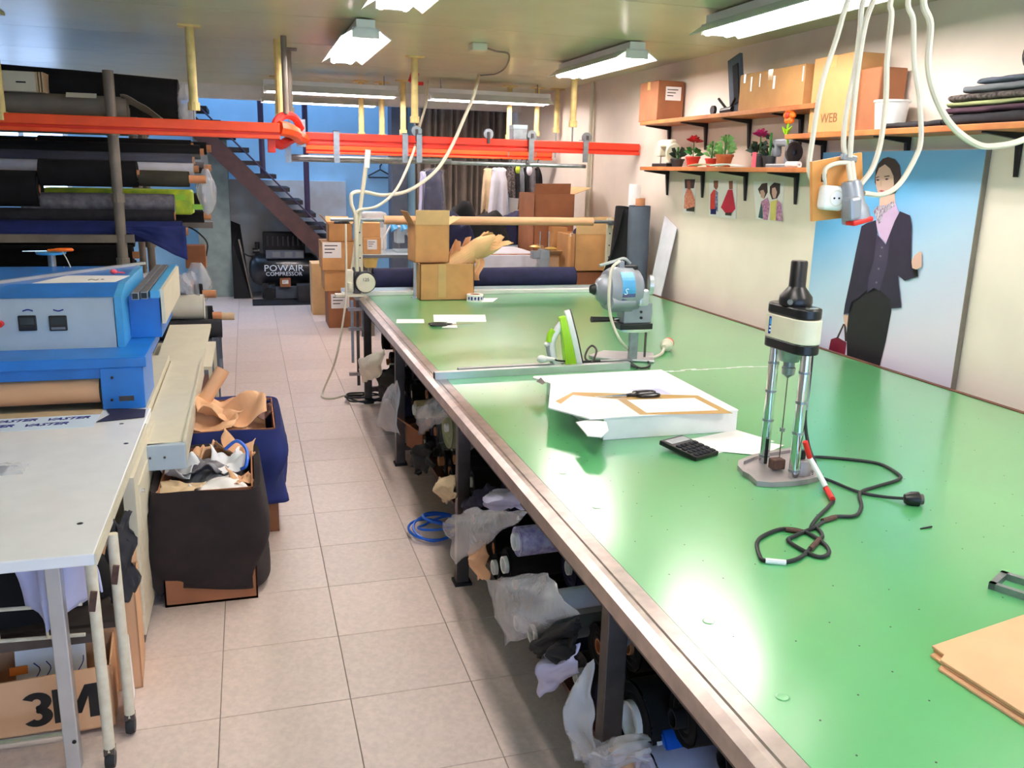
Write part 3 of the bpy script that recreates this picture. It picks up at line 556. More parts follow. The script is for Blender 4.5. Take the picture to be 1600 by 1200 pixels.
g = G(); g.tube([K(968, 408, -.1), K(956, 420, -.13), K(952, 450, -.15), K(952, 480, -.15), K(957, 505, -.15), K(970, 533, -.14), P(990, 552, Z=TZ+.01), P(1015, 559, Z=TZ+.008), P(1033, 553, Z=TZ+.012), P(1038, 543, Z=TZ+.025)], .0075, 8, sm=6); g.build('power_cord', A['cordwhite'], k, smooth=True)
pa = P(1038, 543, Z=TZ+.03); pb = P(1050, 530, Z=TZ+.045); g = G(); g.lathe([(0, 0), (.016, 0), (.022, .03), (.034, .04), (.034, .075), (.028, .08), (0, .08)], pa, pb-pa, 16); pg = g.build('plug', A['ivory'], k, smooth=True)
G().lathe([(0, .115), (.026, .113), (.032, .1), (.032, .078), (0, .078)], pa, pb-pa, 16).build('plug_cap', A['red'], pg, smooth=True)
# ---- iron
IC = P(893, 574, Z=TZ); ir = thing('steam_iron', 'white and lime green steam iron standing on its heel', 'iron', IC)
IH = P(893, 480, Y=IC.y).z-TZ; Mi = T(IC.x+.055, IC.y, TZ)@RZ(-8)@RY(-14)
def wI(h): return .055*min(1, (1.02-h)/.55)**.62 if h > .3 else .055
def sec(h, x0, x1, s): return [Vector((x, y*s*wI(h), h*IH)) for x, y in ((x0, -1), (x0, 1), (x1, .8), (x1, -.8))]
def loft(hs, fx0, fx1, s, name, m):
    g = G(Mi); vs = []
    for h in hs: vs += sec(h, fx0(h), fx1(h), s)
    n = len(hs); fs = [(j*4+i, j*4+(i+1) % 4, (j+1)*4+(i+1) % 4, (j+1)*4+i) for j in range(n-1) for i in range(4)]+[(3, 2, 1, 0), ((n-1)*4, (n-1)*4+1, (n-1)*4+2, (n-1)*4+3)]
    g.add(vs, fs); return g.build(name, A[m], ir, smooth=True, bevel=.004)
hs = [0, .1, .2, .3, .4, .5, .6, .7, .8, .9, .97, 1.0]
loft(hs, lambda h: .004, lambda h: -.002, 1.0, 'soleplate', 'darksteel')
loft([h*.985+.004 for h in hs], lambda h: -.002, lambda h: -.03, .97, 'skirt', 'white_gloss')
loft([h*.9+.01 for h in hs], lambda h: -.03, lambda h: -.03-.055*(1-h*.45), .93, 'water_tank', 'green')
G(Mi).tube([(-.05, 0, IH*.8), (-.085, 0, IH*.7), (-.12, 0, IH*.55), (-.13, 0, IH*.35), (-.125, 0, IH*.18), (-.1, 0, IH*.06), (-.05, 0, IH*.04)], [.02]*6+[.019]*6+[.017]*6+[.017]*6+[.02]*6+[.025]*7, 10, sm=6).build('handle', A['white_gloss'], ir, smooth=True)
G(Mi).tube([(-.1, 0, IH*.72), (-.12, 0, IH*.66), (-.135, 0, IH*.55)], .018, 10, sm=4).build('spray_cap', A['green'], ir, smooth=True)
G(Mi).tube([(-.146, 0, IH*.5), (-.148, 0, IH*.35), (-.14, 0, IH*.15)], .011, 8, sm=4).build('grip_strip', A['greytool'], ir, smooth=True)
G(Mi).bb(-.12, -.005, -.045, .045, -.012, .03).build('heel', A['white_gloss'], ir, bevel=.008); G(Mi).ball((-.15, 0, IH*.52), .014).build('steam_button', A['white'], ir, smooth=True)
g = G(); q = lambda x, y, h=.008: P(x, y, Z=TZ+h); g.tube([q(915, 572, .02), q(925, 566, .03), q(932, 548, .05), q(925, 540, .06), q(917, 548, .05), q(916, 562, .02), q(940, 570), q(960, 564), q(978, 562), q(990, 570), q(1000, 575), q(1013, 573), q(1014, 566), q(1000, 559), q(988, 561), q(982, 568), q(996, 575)], .0055, 8, sm=6); g.build('cord', A['cordblack'], ir, smooth=True)
# ---- end cutter rail, roll, paper tube
EY = 6.62; e0 = P(572, 460, Z=TZ); e1 = P(922, 458, Z=TZ)
er = thing('end_cutter_rail', 'white aluminium end-cutter track across the far table end', 'rail', (1.7, EY, TZ))
G().bb(TX0-.12, 2.72, EY-.02, EY+.03, TZ, TZ+.03).build('track', A['white'], er, bevel=.003); G().bb(TX0-.12, 2.72, EY+.03, EY+.05, TZ, TZ+.055).build('track_lip', A['alu'], er); G().bb(TX0-.17, TX0+.06, EY-.06, EY+.02, TZ+.0, TZ+.02).build('end_bracket', A['ivory'], er)
p = P(566, 443, Y=EY-.03); dm = thing('end_cutter', 'cream round-bladed end cutter head parked at the far table corner', 'end cutter', (p.x, EY, TZ+.03))
G().bb(p.x-.12, p.x-.05, EY-.03, EY+.03, TZ+.03, TZ+.2).build('motor_body', A['ivory'], dm, bevel=.008); G().bb(p.x-.07, p.x-.01, EY-.03, EY+.02, TZ+.02, TZ+.22).build('carriage', A['darksteel'], dm, bevel=.004)
G().lathe([(0, 0), (.083, 0), (.083, .02), (.07, .024), (0, .024)], (p.x+.02, EY-.04, TZ+.11), (0, -1, 0), 26).build('blade_guard', A['black'], dm, smooth=True); G().lathe([(0, 0), (.073, 0), (.068, .01), (0, .012)], (p.x+.022, EY-.064, TZ+.105), (0, -1, 0), 26).build('cover_disc', A['ivory'], dm, smooth=True)
text('125', 'number_mark', A['charcoal'], dm, T(p.x+.022, EY-.0775, TZ+.13)@RX(90), .035)
G().cyl(P(547, 452, Y=EY-.05), P(547, 442, Y=EY-.05), .022).build('spring_knob', A['ivory'], dm)
cr = thing('cable_rod', 'tall leaning white rod that carries the end-cutter cables', 'rod', P(548, 436, Y=EY))
G().cyl(P(548, 436, Y=EY), P(575, 236, Y=EY), .012, .016, n=8).build('rod', A['ivory'], cr); G().cyl(P(573, 262, Y=EY), P(575, 234, Y=EY), .021, n=8).build('grip', A['white'], cr); G().cyl(P(556, 335, Y=EY-.03), P(558, 424, Y=EY-.03), .018, .014, n=8).build('spring_tube', A['cream'], cr)
# drooping cable to the floor
g = G(); g.tube([P(540, 350, Y=EY-.1), P(541, 430, Y=EY-.12), P(539, 480, Y=EY-.14), P(525, 560, Y=EY-.2), P(506, 608, Z=.04), P(504, 620, Z=.01), P(520, 622, Z=.008), P(545, 616, Z=.008), P(570, 618, Z=.008)], .008, 8, sm=6); tag(g.build('trailing_cable', A['cordwhite'], smooth=True), 'pale cable trailing from the end cutter down onto the floor', 'cable')
g = G(); c = P(572, 626, Z=0); rr = random.Random(2)
g.tube([c+Vector((.13*cos(i*.9)*(1+.3*rr.random()), .09*sin(i*.9)*(1+.3*rr.random()), .01+.012*(i % 4)+.01*rr.random())) for i in range(22)], .007, 6, sm=5); tag(g.build('cable_coil', A['cordblack'], smooth=True), 'black cable coil lying on the floor by the far table leg', 'cable')
ecs = thing('end_cutter_hanger', 'dark steel vertical slide hanging from the far table corner', 'slide', (.72, EY, .2))
p = P(558, 480, Y=EY-.08); G().bb(p.x-.01, p.x+.012, EY-.1, EY-.085, .12, .78).build('slide_bar', A['darksteel'], ecs); G().bb(p.x-.05, p.x-.03, EY-.1, EY-.085, .3, .78).build('slide_bar', A['galv'], ecs); G().bb(p.x+.03, p.x+.06, EY-.1, EY-.07, .5, .79).build('slide_frame', A['galv'], ecs)
for z in (.2, .55, .7): G().bb(p.x-.07, p.x+.06, EY-.11, EY-.075, z, z+.025).build('clamp', A['steel'], ecs)
def roll(label, p0, p1, r, m, core=.03, ext=.05, cm='core', group=None, cat='fabric roll', wrap=None, seed=0, n=20):
    p0 = Vector(p0); p1 = Vector(p1); d = (p1-p0).normalized(); L = (p1-p0).length; x, y, z = frame(p0, p1)
    t = thing('fabric_roll', label, cat, (p0+p1)/2-Vector((0, 0, r)), group)
    g = G(); K_ = 10
    def fn(u, v):
        a = 2*pi*u; rr = r*(1+.05*nz(cos(a)*1.2+seed*3.1, sin(a)*1.2, v*3+seed)-.012*(1 if u < .03 else 0)); return p0+d*(L*v)+x*cos(a)*rr+y*sin(a)*rr
    g.grid(fn, n, K_, cu=True)
    for e, s in ((p0, 0), (p1, 1)):
        g.grid(lambda u, v: e+(d if s else -d)*(.004*sin(v*14))+(x*cos(2*pi*u)+y*sin(2*pi*u))*(core+(r*.985-core)*v), n, 6, cu=True)
    g.build('fabric', A[m], t, smooth=True)
    g = G(); g.lathe([(0, L-.015), (core*.82, L-.015), (core*.82, L+ext), (core, L+ext), (core, -ext), (core*.82, -ext), (core*.82, .015), (0, .015)], p0, d, 14)
    g.build('core_tube', A[cm], t, smooth=True)
    if wrap:
        g = G(); g.grid(lambda u, v: p0+d*(L*(v*1.08-.03))+(x*cos(2*pi*u)+y*sin(2*pi*u))*r*(1.06+.1*nz(u*5, v*6, seed)+(.15*max(0, v-.9)*nz(u*7, 3, seed)*10)), 20, 16, cu=True); g.build('plastic_wrap', A[wrap], t, smooth=True)
    return t
roll('dark navy fabric roll lying behind the white track on the table', (P(583, 440, Y=6.78).x, 6.78, TZ+.1), (2.58, 6.78, TZ+.1), .09, 'navy', ext=.02, cat='fabric roll')
ot = P(750, 345, Y=6.95); pt = thing('paper_tube_roll', 'long kraft paper tube on a steel rod above the far table end', 'paper roll', (1.7, 6.95, ot.z-.05))
xa, xb = P(600, 341, Y=6.95).x, P(926, 346, Y=6.95).x; G().lathe([(.012, 0), (.034, 0), (.034, xb-xa), (.012, xb-xa)], (xa, 6.95, ot.z), (1, 0, 0), 18).build('kraft_tube', A['kraft'], pt, smooth=True)
G().cyl((P(516, 337, Y=6.95).x, 6.95, ot.z), (P(990, 346, Y=6.95).x, 6.95, ot.z), .014).build('steel_rod', A['galv'], pt)
for px in (562, 955):
    s_ = thing('roll_support_post', 'white slotted post holding the kraft tube rod, ' + ('beside the stacked cartons' if px == 562 else 'beside the standing grey roll'), 'support post', (P(px, 345, Y=6.95).x, 6.95, TZ))
    x_ = P(px, 345, Y=6.95).x; G().bb(x_-.022, x_+.022, 6.97, 7.0, TZ, ot.z+.03).build('post', A['cream'], s_, bevel=.003); G().box((x_, 6.96, ot.z-.018), (.05, .05, .02)).build('cradle', A['galv'], s_)
    for i in range(4): G().cyl((x_, 6.965, ot.z-.1-.1*i), (x_, 6.972, ot.z-.1-.1*i), .006).build('slot', A['black'], s_)
# ================================================================ right wall
XS = XW-.26
def carton(label, c, w, d_, h, rz=0, m='carton', open_=False, tape=True, lab=None, group=None, flaps=(1, 1, 1, 1), fl_ang=(35, 35, 50, 50), name='cardboard_box', cat='box', face='-y', hole=False):
    """c = centre of the base"""
    t = thing(name, label, cat, c, group); M = T(c)@RZ(rz); th = .005
    if not open_:
        G(M).bb(-w/2, w/2, -d_/2, d_/2, 0, h).build('body', A[m], t, bevel=.004, seg=1)
        if tape:
            G(M).bb(-w/2-.0008, w/2+.0008, -.025, .025, h-.06, h+.001).build('tape', A['tape'], t); 
            G(M).bb(-w/2, w/2, -.001, .001, h-.0005, h+.0016).build('seam', A['cartonin'], t)
    else:
        g = G(M); g.bb(-w/2, w/2, -d_/2, -d_/2+th, 0, h); g.bb(-w/2, w/2, d_/2-th, d_/2, 0, h); g.bb(-w/2, -w/2+th, -d_/2, d_/2, 0, h); g.bb(w/2-th, w/2, -d_/2, d_/2, 0, h); g.bb(-w/2, w/2, -d_/2, d_/2, 0, th); g.build('body', A[m], t)
        fd = min(d_, w)/2*.9
        for i, (a, ln, off) in enumerate(((0, w, d_/2), (180, w, d_/2), (90, d_, w/2), (270, d_, w/2))):
            if flaps[i]: G(M@RZ(a)@T(0, -off, h)@RX(fl_ang[i]-90)).bb(-ln/2+.003, ln/2-.003, -fd, 0, -th/2, th/2).build('flap', A['cartonpale' if i % 2 == 0 else m], t)
    if lab:
        (lx, lz, lw, lh) = lab; R = I4 if face == '-y' else RZ(-90); off = d_/2 if face == '-y' else w/2
        o = G(M@R).bb(lx-lw/2, lx+lw/2, -off-.0016, -off-.0004, lz-lh/2, lz+lh/2).build('label_sheet', A['paper'], t)
        for i in range(3): G(M@R).bb(lx-lw*.4, lx+lw*(.3-.15*i), -off-.0022, -off-.0015, lz+lh*(.25-.22*i), lz+lh*(.31-.22*i)).build('print_line', A['charcoal'], o)
    return t
def shelf(label, ya, yb, z, brk, xs=XS, th=.028):
    t = thing('wall_shelf', label, 'shelf', (XW-.13, (ya+yb)/2, z), 'wooden wall shelves')
    G().bb(xs, XW-.002, ya, yb, z-th, z).build('board', A['wood'], t, bevel=.003)
    for px, py in brk:
        y = P(px, py, X=XW-.01).y; b = G(); b.prism([(XW-.005, z-th), (xs+.04, z-th), (xs+.04, z-th-.008), (XW-.03, z-th-.03), (XW-.012, z-th-.19), (XW-.005, z-th-.19)], -y-.011, -y+.011, RX(90)); b.build('bracket', A['black'], t)
    return t
ZA, ZB_, ZN = P(1130, 176, X=XS).z, P(1130, 261, X=XS).z, P(1420, 199, X=XS).z
shelf('upper wooden wall shelf carrying the taped carton', P(1272, 160, X=XS).y, P(1000, 187, X=XS).y, ZA, ((1046, 217), (1103, 214), (1171, 210), (1252, 203)))
shelf('lower wooden wall shelf carrying roses and potted plants', P(1261, 263, X=XS).y, P(1000, 258, X=XS).y, ZB_, ((1043, 288), (1098, 291), (1165, 295), (1244, 299)))
shelf('near wooden wall shelf with the white bucket and folded cloth', 1.9, P(1226, 210, X=XS).y, ZN, ((1287, 245), (1419, 230), (1591, 246)))
def wallbox(label, pl, pc, pt, z, xs, xe, **kw):
    ya = P(pc, pt, X=xs).y; yb = P(pl, pt, X=xs).y; h = P((pl+pc)/2, pt, X=xs).z-z
    return carton(label, ((xs+xe)/2, (ya+yb)/2, z), xe-xs, yb-ya, h, **kw)
wallbox('dark brown carton with a white label on the upper shelf', 1001, 1029, 128, ZA, 3.03, 3.25, m='cartondark', lab=(.02, .2, .13, .1), group='cartons on the wall shelves')
wallbox('long tan carton with shiny tape on the upper shelf', 1158, 1258, 108, ZA, 3.05, 3.24, m='carton', group='cartons on the wall shelves')
for px, y0, y1, w in ((1162, 116, 130, 4), (1172, 120, 143, 4), (1186, 115, 136, 3), (1207, 118, 139, 5), (1253, 103, 127, 4)):
    a = P(px, y1, X=3.048); b = P(px+w, y0, X=3.048)
    t = G().bb(3.0465, 3.049, min(a.y, b.y), max(a.y, b.y), a.z, b.z).build('tape_strip', A['white_gloss'], [o for o in bpy.data.objects if o.get('label', '').startswith('long tan carton')][0])
wallbox('tall tan carton reaching nearly to the ceiling on the near shelf', 1274, 1338, 86, ZN, 3.04, 3.22, m='carton', group='cartons on the wall shelves')
bigb = [o for o in bpy.data.objects if o.get('label', '').startswith('tall tan carton')][0]
text('WEB', 'printed_letters', A['cartonin'], bigb, T(3.0385, P(1295, 185, X=3.04).y, P(1295, 185, X=3.04).z)@RZ(-90)@RX(90), .07)
wallbox('shorter dark tan carton right of the tall one on the near shelf', 1344, 1378, 106, ZN, 3.08, 3.24, m='cartondark', tape=False, group='cartons on the wall shelves')
# grey leaning panel and black camera-like bracket
a = P(1150, 166, X=3.1); g = G(T(a.x, a.y, ZA)@RX(-14)); g.bb(-.012, .012, -.1, .05, 0, .36); t = thing('leaning_panel', 'dark grey plastic panel leaning beside the taped carton', 'panel', a); g.build('panel', A['slate'], t, bevel=.003); g = G(T(a.x, a.y, ZA)@RX(-14)); g.bb(-.02, -.012, -.08, -.02, .05, .3); g.build('raised_strip', A['charcoal'], t)
a = P(1128, 172, X=3.08); t = thing('tripod_head', 'small black tripod head lying on the upper shelf', 'tripod head', (a.x, a.y, ZA)); G().cyl((a.x, a.y, ZA+.02), (a.x, a.y-.14, ZA+.025), .02, n=10).build('body', A['black'], t); G().cyl((a.x, a.y-.06, ZA+.03), (a.x-.02, a.y+.02, ZA+.1), .009, n=8).build('lever', A['black'], t); G().cyl((a.x, a.y-.1, ZA+.03), (a.x, a.y-.16, ZA+.09), .009, n=8).build('lever', A['black'], t); G().lathe([(0, 0), (.03, 0), (.03, .02), (0, .02)], (a.x-.03, a.y+.08, ZA+.03), (1, 0, 0), 14).build('knob', A['rubber'], t)
# bucket
a = P(1388, 190, X=3.12); t = thing('bucket', 'white plastic bucket on the near wall shelf', 'bucket', (3.13, a.y, ZN)); G().lathe([(0, 0), (.068, 0), (.082, .135), (.088, .135), (.088, .145), (.079, .145), (.065, .006), (0, .006)], (3.13, a.y, ZN), n=28).build('pail', A['white'], t, smooth=True)
# folded cloths
def fold(label, x0, x1, ya, yb, z0, z1, m, grp, seed=0, name='folded_cloth'):
    w = x1-x0; L = yb-ya; h = z1-z0; c = Vector(((x0+x1)/2, (ya+yb)/2, z0))
    def fn(u, v):
        a = 2*pi*u; e = .35; cx = math.copysign(abs(cos(a))**e, cos(a)); cz = math.copysign(abs(sin(a))**.8, sin(a))
        s = 1-.04*(2*v-1)**6; y = (v-.5)*L
        return c+Vector((cx*w/2*s*(1+.05*nz(u*4+seed, v*3)), y+.012*nz(u*5, seed), h/2+cz*h/2*s+.006*nz(v*5+seed, u*3)))
    t = thing(name, label, 'cloth', c, grp); g = G(); g.grid(fn, 24, 12, cu=True)
    g.add([fn(i/24, 0) for i in range(24)], [tuple(range(23, -1, -1))]); g.add([fn(i/24, 1) for i in range(24)], [tuple(range(24))])
    g.build('cloth', A[m], t, smooth=True)
    g = G(); g.bb(x0+.004, x1-.02, ya+.006, yb-.006, z0+h*.47, z0+h*.53); g.build('fold_line', A['blackmatte'], t)
    return t
def yz(px, py, X=3.06): q = P(px, py, X=X); return q.y, q.z
lay = [('flat black cloth lying beside the white bucket', 1378, 1470, 192, 182, 'charcoal'), ('charcoal folded cloth at the bottom of the shelf pile', 1474, 1640, 185, 167, 'charcoal'), ('dark purple folded cloth in the shelf pile', 1478, 1640, 167, 157, 'purplefab'), ('pale green folded cloth in the shelf pile', 1481, 1640, 157, 149, 'greenfab'), ('black and white patterned cloth in the shelf pile', 1484, 1640, 149, 137, 'felt'), ('grey folded cloth near top of the shelf pile', 1506, 1640, 136, 124, 'greyfab'), ('thin grey cloth topmost in the shelf pile', 1530, 1640, 123, 113, 'slate')]
zc0 = None
for i, (lab, xa, xb, pb, pt, m) in enumerate(lay):
    yb = P(xa, pb, X=3.05).y; ya = P(xb, pb, X=3.05).y; h = (P(xa, pt, X=3.05)-P(xa, pb, X=3.05)).z
    z0 = ZN if i < 2 else zc0; z1 = z0+h; zc0 = z1
    fold(lab, 3.04, 3.24, ya, yb, z0, z1, m, 'folded cloths on the near shelf', i)
y0 = P(1588, 150, X=3.04).y; roll('patterned dark cloth roll at the far right end of shelf', (3.08, y0-.5, zc0+.065), (3.08, y0-.02, zc0+.065), .06, 'felt', core=.012, ext=.005)
# ---- potted things on the lower shelf
def leafblade(g, base, tip, w, m=0):
    base = Vector(base); tip = Vector(tip); d_ = (tip-base); s = d_.cross(Vector((.3, -1, .2))).normalized()*w; mid_ = base+d_*.5+Vector((0, 0, .15*d_.length)); g.add([base, mid_-s, tip, mid_+s, mid_+Vector((0, 0, -.1*w))], [(0, 1, 4), (1, 2, 4), (2, 3, 4), (3, 0, 4)], m)
def pot(t, c, r, h, m):
    G().lathe([(0, 0), (r*.72, 0), (r, h*.82), (r*1.1, h*.82), (r*1.1, h), (r*.95, h), (r*.9, h*.88), (0, h*.88)], c, n=18).build('pot', A[m], t, smooth=True); G().lathe([(0, h*.9), (r*.92, h*.9)], c, n=14).build('soil', A['soil'], t)
def plant(label, px, py0, pytop, r, ph, pm, lm, n, spread, X=3.12, rose=None, seed=1, name='potted_plant'):
    c = P(px, py0, X=X); c.z = ZB_; t = thing(name, label, 'plant', c, 'potted plants on the lower shelf'); rr = random.Random(seed); pot(t, c, r, ph, pm)
    H_ = P(px, pytop, X=X).z-ZB_
    for i in range(n):
        a = rr.uniform(0, 2*pi); f_ = rr.uniform(.0, 1); hb = ph+(H_-ph)*(f_*.75 if not rose else f_*.35); s = spread*(1-.55*f_)
        b = c+Vector((cos(a)*r*.25, sin(a)*r*.25, hb)); tip = b+Vector((cos(a)*s, sin(a)*s, spread*.45*rr.uniform(.2, 1.1)))
        if tip.x > XW-.02: tip.x = XW-.02
        g = G(); leafblade(g, b, tip, spread*.26); g.build('leaf', A[lm], t)
    G().tube([c+Vector((0, 0, ph*.8)), c+Vector((.004, .004, H_*.6)), c+Vector((0, 0, H_*.97))], .004 if rose else .008, 6, sm=3).build('stem', A['leaf'], t)
    if rose:
        for k_ in range(14):
            a = k_*2.4; s = .014+.0032*k_; g = G(); cc = c+Vector((0, 0, H_+.012-.0025*k_)); o_ = Vector((cos(a), sin(a), 0)); q_ = Vector((-sin(a), cos(a), 0))
            g.add([cc+o_*.004, cc+o_*s*.8-q_*s*.8+Vector((0, 0, .022)), cc+o_*s*1.35+Vector((0, 0, .028-.0012*k_)), cc+o_*s*.8+q_*s*.8+Vector((0, 0, .022)), cc+o_*s*1.0+Vector((0, 0, .006))], [(0, 1, 4), (1, 2, 4), (2, 3, 4), (3, 0, 4)]); g.build('petal', A[rose], t)
    return t
plant('red rose plant in a dark red pot on the lower shelf', 1082, 256, 219, .05, .075, 'potred', 'leaf', 16, .075, rose='rosered', seed=3)
plant('small variegated succulent in a bright red pot', 1111, 256, 219, .042, .06, 'potred', 'leafpale', 26, .06, seed=4)
plant('bushy variegated plant in a terracotta pot', 1131, 256, 209, .058, .085, 'potterra', 'leafpale', 34, .075, seed=5)
plant('pink rose plant in a grey pot on the lower shelf', 1185, 257, 210, .045, .085, 'potdark', 'leafdark', 16, .085, rose='rosepink', seed=6)
plant('dark leafy plant between white sewing machine and red rose', 1058, 257, 229, .05, .06, 'potdark', 'leafdark', 22, .07, seed=8)
plant('tall dark foliage plant beside the grey toy machine', 1201, 257, 206, .04, .07, 'potdark', 'leafdark', 22, .065, seed=9)
# white and grey small sewing machines
def minisew(label, px, m, s, X=3.1, wheel=True, rz=0):
    c = P(px, 257, X=X); c.z = ZB_; t = thing('vintage_sewing_machine', label, 'sewing machine', c, 'old sewing machine heads on the shelf'); M = T(c)@RZ(rz)@Matrix.Scale(s, 4)
    G(M).bb(-.07, .07, -.16, .14, 0, .03).build('base', A['black' if m == 'ivory' else m], t, bevel=.005); G(M).bb(-.035, .035, -.13, -.06, .03, .22).build('column', A[m], t, bevel=.012, seg=3); G(M).bb(-.03, .03, -.13, .12, .17, .235).build('arm', A[m], t, bevel=.014, seg=3); G(M).bb(-.034, .034, .07, .13, .09, .225).build('face_head', A[m], t, bevel=.01)
    G(M).cyl((0, .1, .03), (0, .1, .1), .006).build('needle_bar', A['chrome'], t)
    if wheel: w = G(M).lathe([(.02, 0), (.075, .004), (.085, .015), (.075, .026), (.02, .03)], (0, -.135, .12), (0, -1, 0), 22).build('handwheel', A['darksteel' if m != 'ivory' else m], t, smooth=True)
minisew('old ivory sewing machine head at the far end of lower shelf', 1040, 'ivory', .86)
minisew('old grey sewing machine head with big handwheel on lower shelf', 1222, 'greytool', .74, X=3.14)
c = P(1241, 257, X=3.08); g = G(); g.lathe([(.004, 0), (.018, 0), (.018, .12), (.004, .12)], (c.x, c.y-.05, ZB_+.018), (0, 1, .0), 14); tag(g.build('paper_roll', A['paper'], smooth=True), 'small white paper roll at near end of the lower shelf', 'paper roll')
bk = thing('open_book', 'pale open magazine lying in front of the potted plants', 'magazine', (3.05, 5.2, ZB_)); ya, yb = P(1177, 257, X=3.03).y, P(1102, 257, X=3.03).y
for s_ in (0, 1):
    y_a = ya if s_ == 0 else (ya+yb)/2; y_b = (ya+yb)/2 if s_ == 0 else yb
    g = G(); g.grid(lambda u, v: Vector((2.895+.075*v, y_a+(y_b-y_a)*u, ZB_+.006+.012*sin(pi*(u if s_ else u))*.9)), 10, 2); g.build('page', A['beigefab' if s_ else 'paper'], bk, solid=.006)
pk = P(1178, 252, X=3.02); g = G(); g.box((pk.x, pk.y, ZB_+.045), (.004, .045, .09)); tag(g.build('price_tag', A['pinkdot'], bevel=.001), 'small pink card standing beside the pink rose pot', 'card')
fp = P(1234, 180, X=3.03); t = thing('plush_flower', 'orange plush flower with green leaves tied to the upper shelf', 'toy flower', fp)
for k_ in range(6): a = k_*pi/3; G().ball((fp.x, fp.y+cos(a)*.03, fp.z+sin(a)*.034), .021, 8, 6).build('petal', A['orange'], t, smooth=True)
G().ball((fp.x-.01, fp.y, fp.z), .02, 8, 6).build('flower_centre', A['potred'], t, smooth=True); G().tube([(fp.x, fp.y, fp.z-.03), (fp.x, fp.y+.012, fp.z-.09), (fp.x+.02, fp.y+.02, fp.z-.16)], .006, 6, sm=4).build('stem', A['green'], t)
for s_ in (-1, 1):
    g = G(); leafblade(g, (fp.x, fp.y+.015, fp.z-.12), (fp.x, fp.y+.015+s_*.05, fp.z-.06), .018); g.build('leaf', A['green'], t, solid=.004)
# ---- poster
PXw = XW-.028; cr3 = lambda x, y, dx=0: P(1240+x/3, 220+y/3, X=PXw-dx)
pa = P(1540, 233, X=PXw); pb = P(1487, 606, X=PXw); ypl = P(1287, 233, X=PXw).y; yp0 = (pa.y+pb.y)/2
pm = bpy.data.materials.new('poster_print'); pm.use_nodes = True; nt = pm.node_tree; tcn = nt.nodes.new('ShaderNodeTexCoord'); sp_ = nt.nodes.new('ShaderNodeSeparateXYZ'); nt.links.new(tcn.outputs['Generated'], sp_.inputs[0])
ma = nt.nodes.new('ShaderNodeMath'); ma.operation = 'MULTIPLY_ADD'; nt.links.new(sp_.outputs[1], ma.inputs[0]); ma.inputs[1].default_value = .35; nt.links.new(sp_.outputs[2], ma.inputs[2])
rp = nt.nodes.new('ShaderNodeValToRGB'); nt.links.new(ma.outputs[0], rp.inputs[0]); e = rp.color_ramp.elements; e[0].position = .42; e[0].color = (*lin((222, 216, 232)), 1); e[1].position = 1.15; e[1].color = (*lin((96, 168, 216)), 1); q = e.new(.75); q.color = (*lin((178, 206, 230)), 1)
nt.links.new(rp.outputs[0], nt.nodes['Principled BSDF'].inputs['Base Color']); nt.nodes['Principled BSDF'].inputs['Roughness'].default_value = .35
po = thing('poster', 'large light blue poster of a woman in a dark skirt suit', 'poster', (PXw, (yp0+ypl)/2, TZ))
G().bb(PXw, XW-.003, yp0, ypl, .5, pa.z).build('panel', pm, po)
G().bb(PXw-.001, XW-.002, yp0-.006, yp0, .5, pa.z).build('edge_strip', A['greypole'], po)
L_ = 0
def pr(name, pts, m):
    global L_; L_ += 1; dx = .0006+.00035*L_; v = [cr3(x, y, dx) for x, y in pts]
    G().poly(v).build(name, A[m], po)
pr('printed_bag', [(175, 930), (205, 920), (248, 945), (240, 1010), (163, 985)], 'handbag'); pr('printed_bag_handle', [(200, 925), (232, 858), (240, 858), (210, 925)], 'hair'); pr('printed_bag_handle', [(236, 860), (246, 862), (250, 940), (240, 940)], 'hair')
pr('printed_hand', [(233, 812), (258, 818), (257, 870), (246, 872), (235, 845)], 'skin')
pr('printed_skirt', [(272, 745), (320, 660), (420, 660), (455, 720), (458, 800), (432, 940), (402, 1062), (250, 1014), (248, 900), (258, 800)], 'skirt')
pr('printed_neck', [(405, 250), (472, 225), (478, 310), (420, 340), (400, 330)], 'skin')
pr('printed_hair', [(380, 195), (384, 140), (396, 108), (418, 84), (443, 76), (474, 86), (496, 114), (504, 160), (498, 205), (478, 245), (450, 255), (400, 240)], 'hair')
pr('printed_face', [(385, 165), (400, 128), (428, 110), (452, 130), (468, 165), (470, 205), (455, 245), (432, 272), (412, 272), (395, 245), (386, 210)], 'skin')
for x, y in ((394, 184), (436, 180)): pr('printed_eye', [(x-9, y), (x, y-5), (x+11, y-1), (x, y+5)], 'hair')
pr('printed_brow', [(386, 172), (400, 166), (402, 169), (387, 176)], 'hair'); pr('printed_brow', [(424, 166), (448, 162), (450, 167), (425, 170)], 'hair'); pr('printed_nose', [(407, 185), (412, 183), (414, 212), (405, 214)], 'beigefab'); pr('printed_lips', [(400, 234), (412, 230), (428, 235), (412, 242)], 'lips')
pr('printed_shirt', [(392, 330), (478, 292), (500, 358), (474, 378), (432, 482), (402, 446), (386, 390)], 'shirt')
pr('printed_scarf', [(372, 330), (392, 306), (440, 300), (468, 280), (474, 306), (440, 330), (418, 345), (412, 380), (396, 392), (384, 350)], 'scarf')
pr('printed_jacket', [(318, 400), (345, 385), (386, 372), (392, 430), (376, 560), (345, 700), (300, 740), (272, 755), (258, 808), (234, 814), (240, 770), (268, 640), (292, 520)], 'suit')
pr('printed_jacket', [(432, 484), (474, 376), (498, 330), (546, 350), (554, 400), (550, 556), (580, 606), (583, 636), (520, 656), (488, 630), (505, 782), (456, 786), (452, 745), (404, 700), (440, 560)], 'suit')
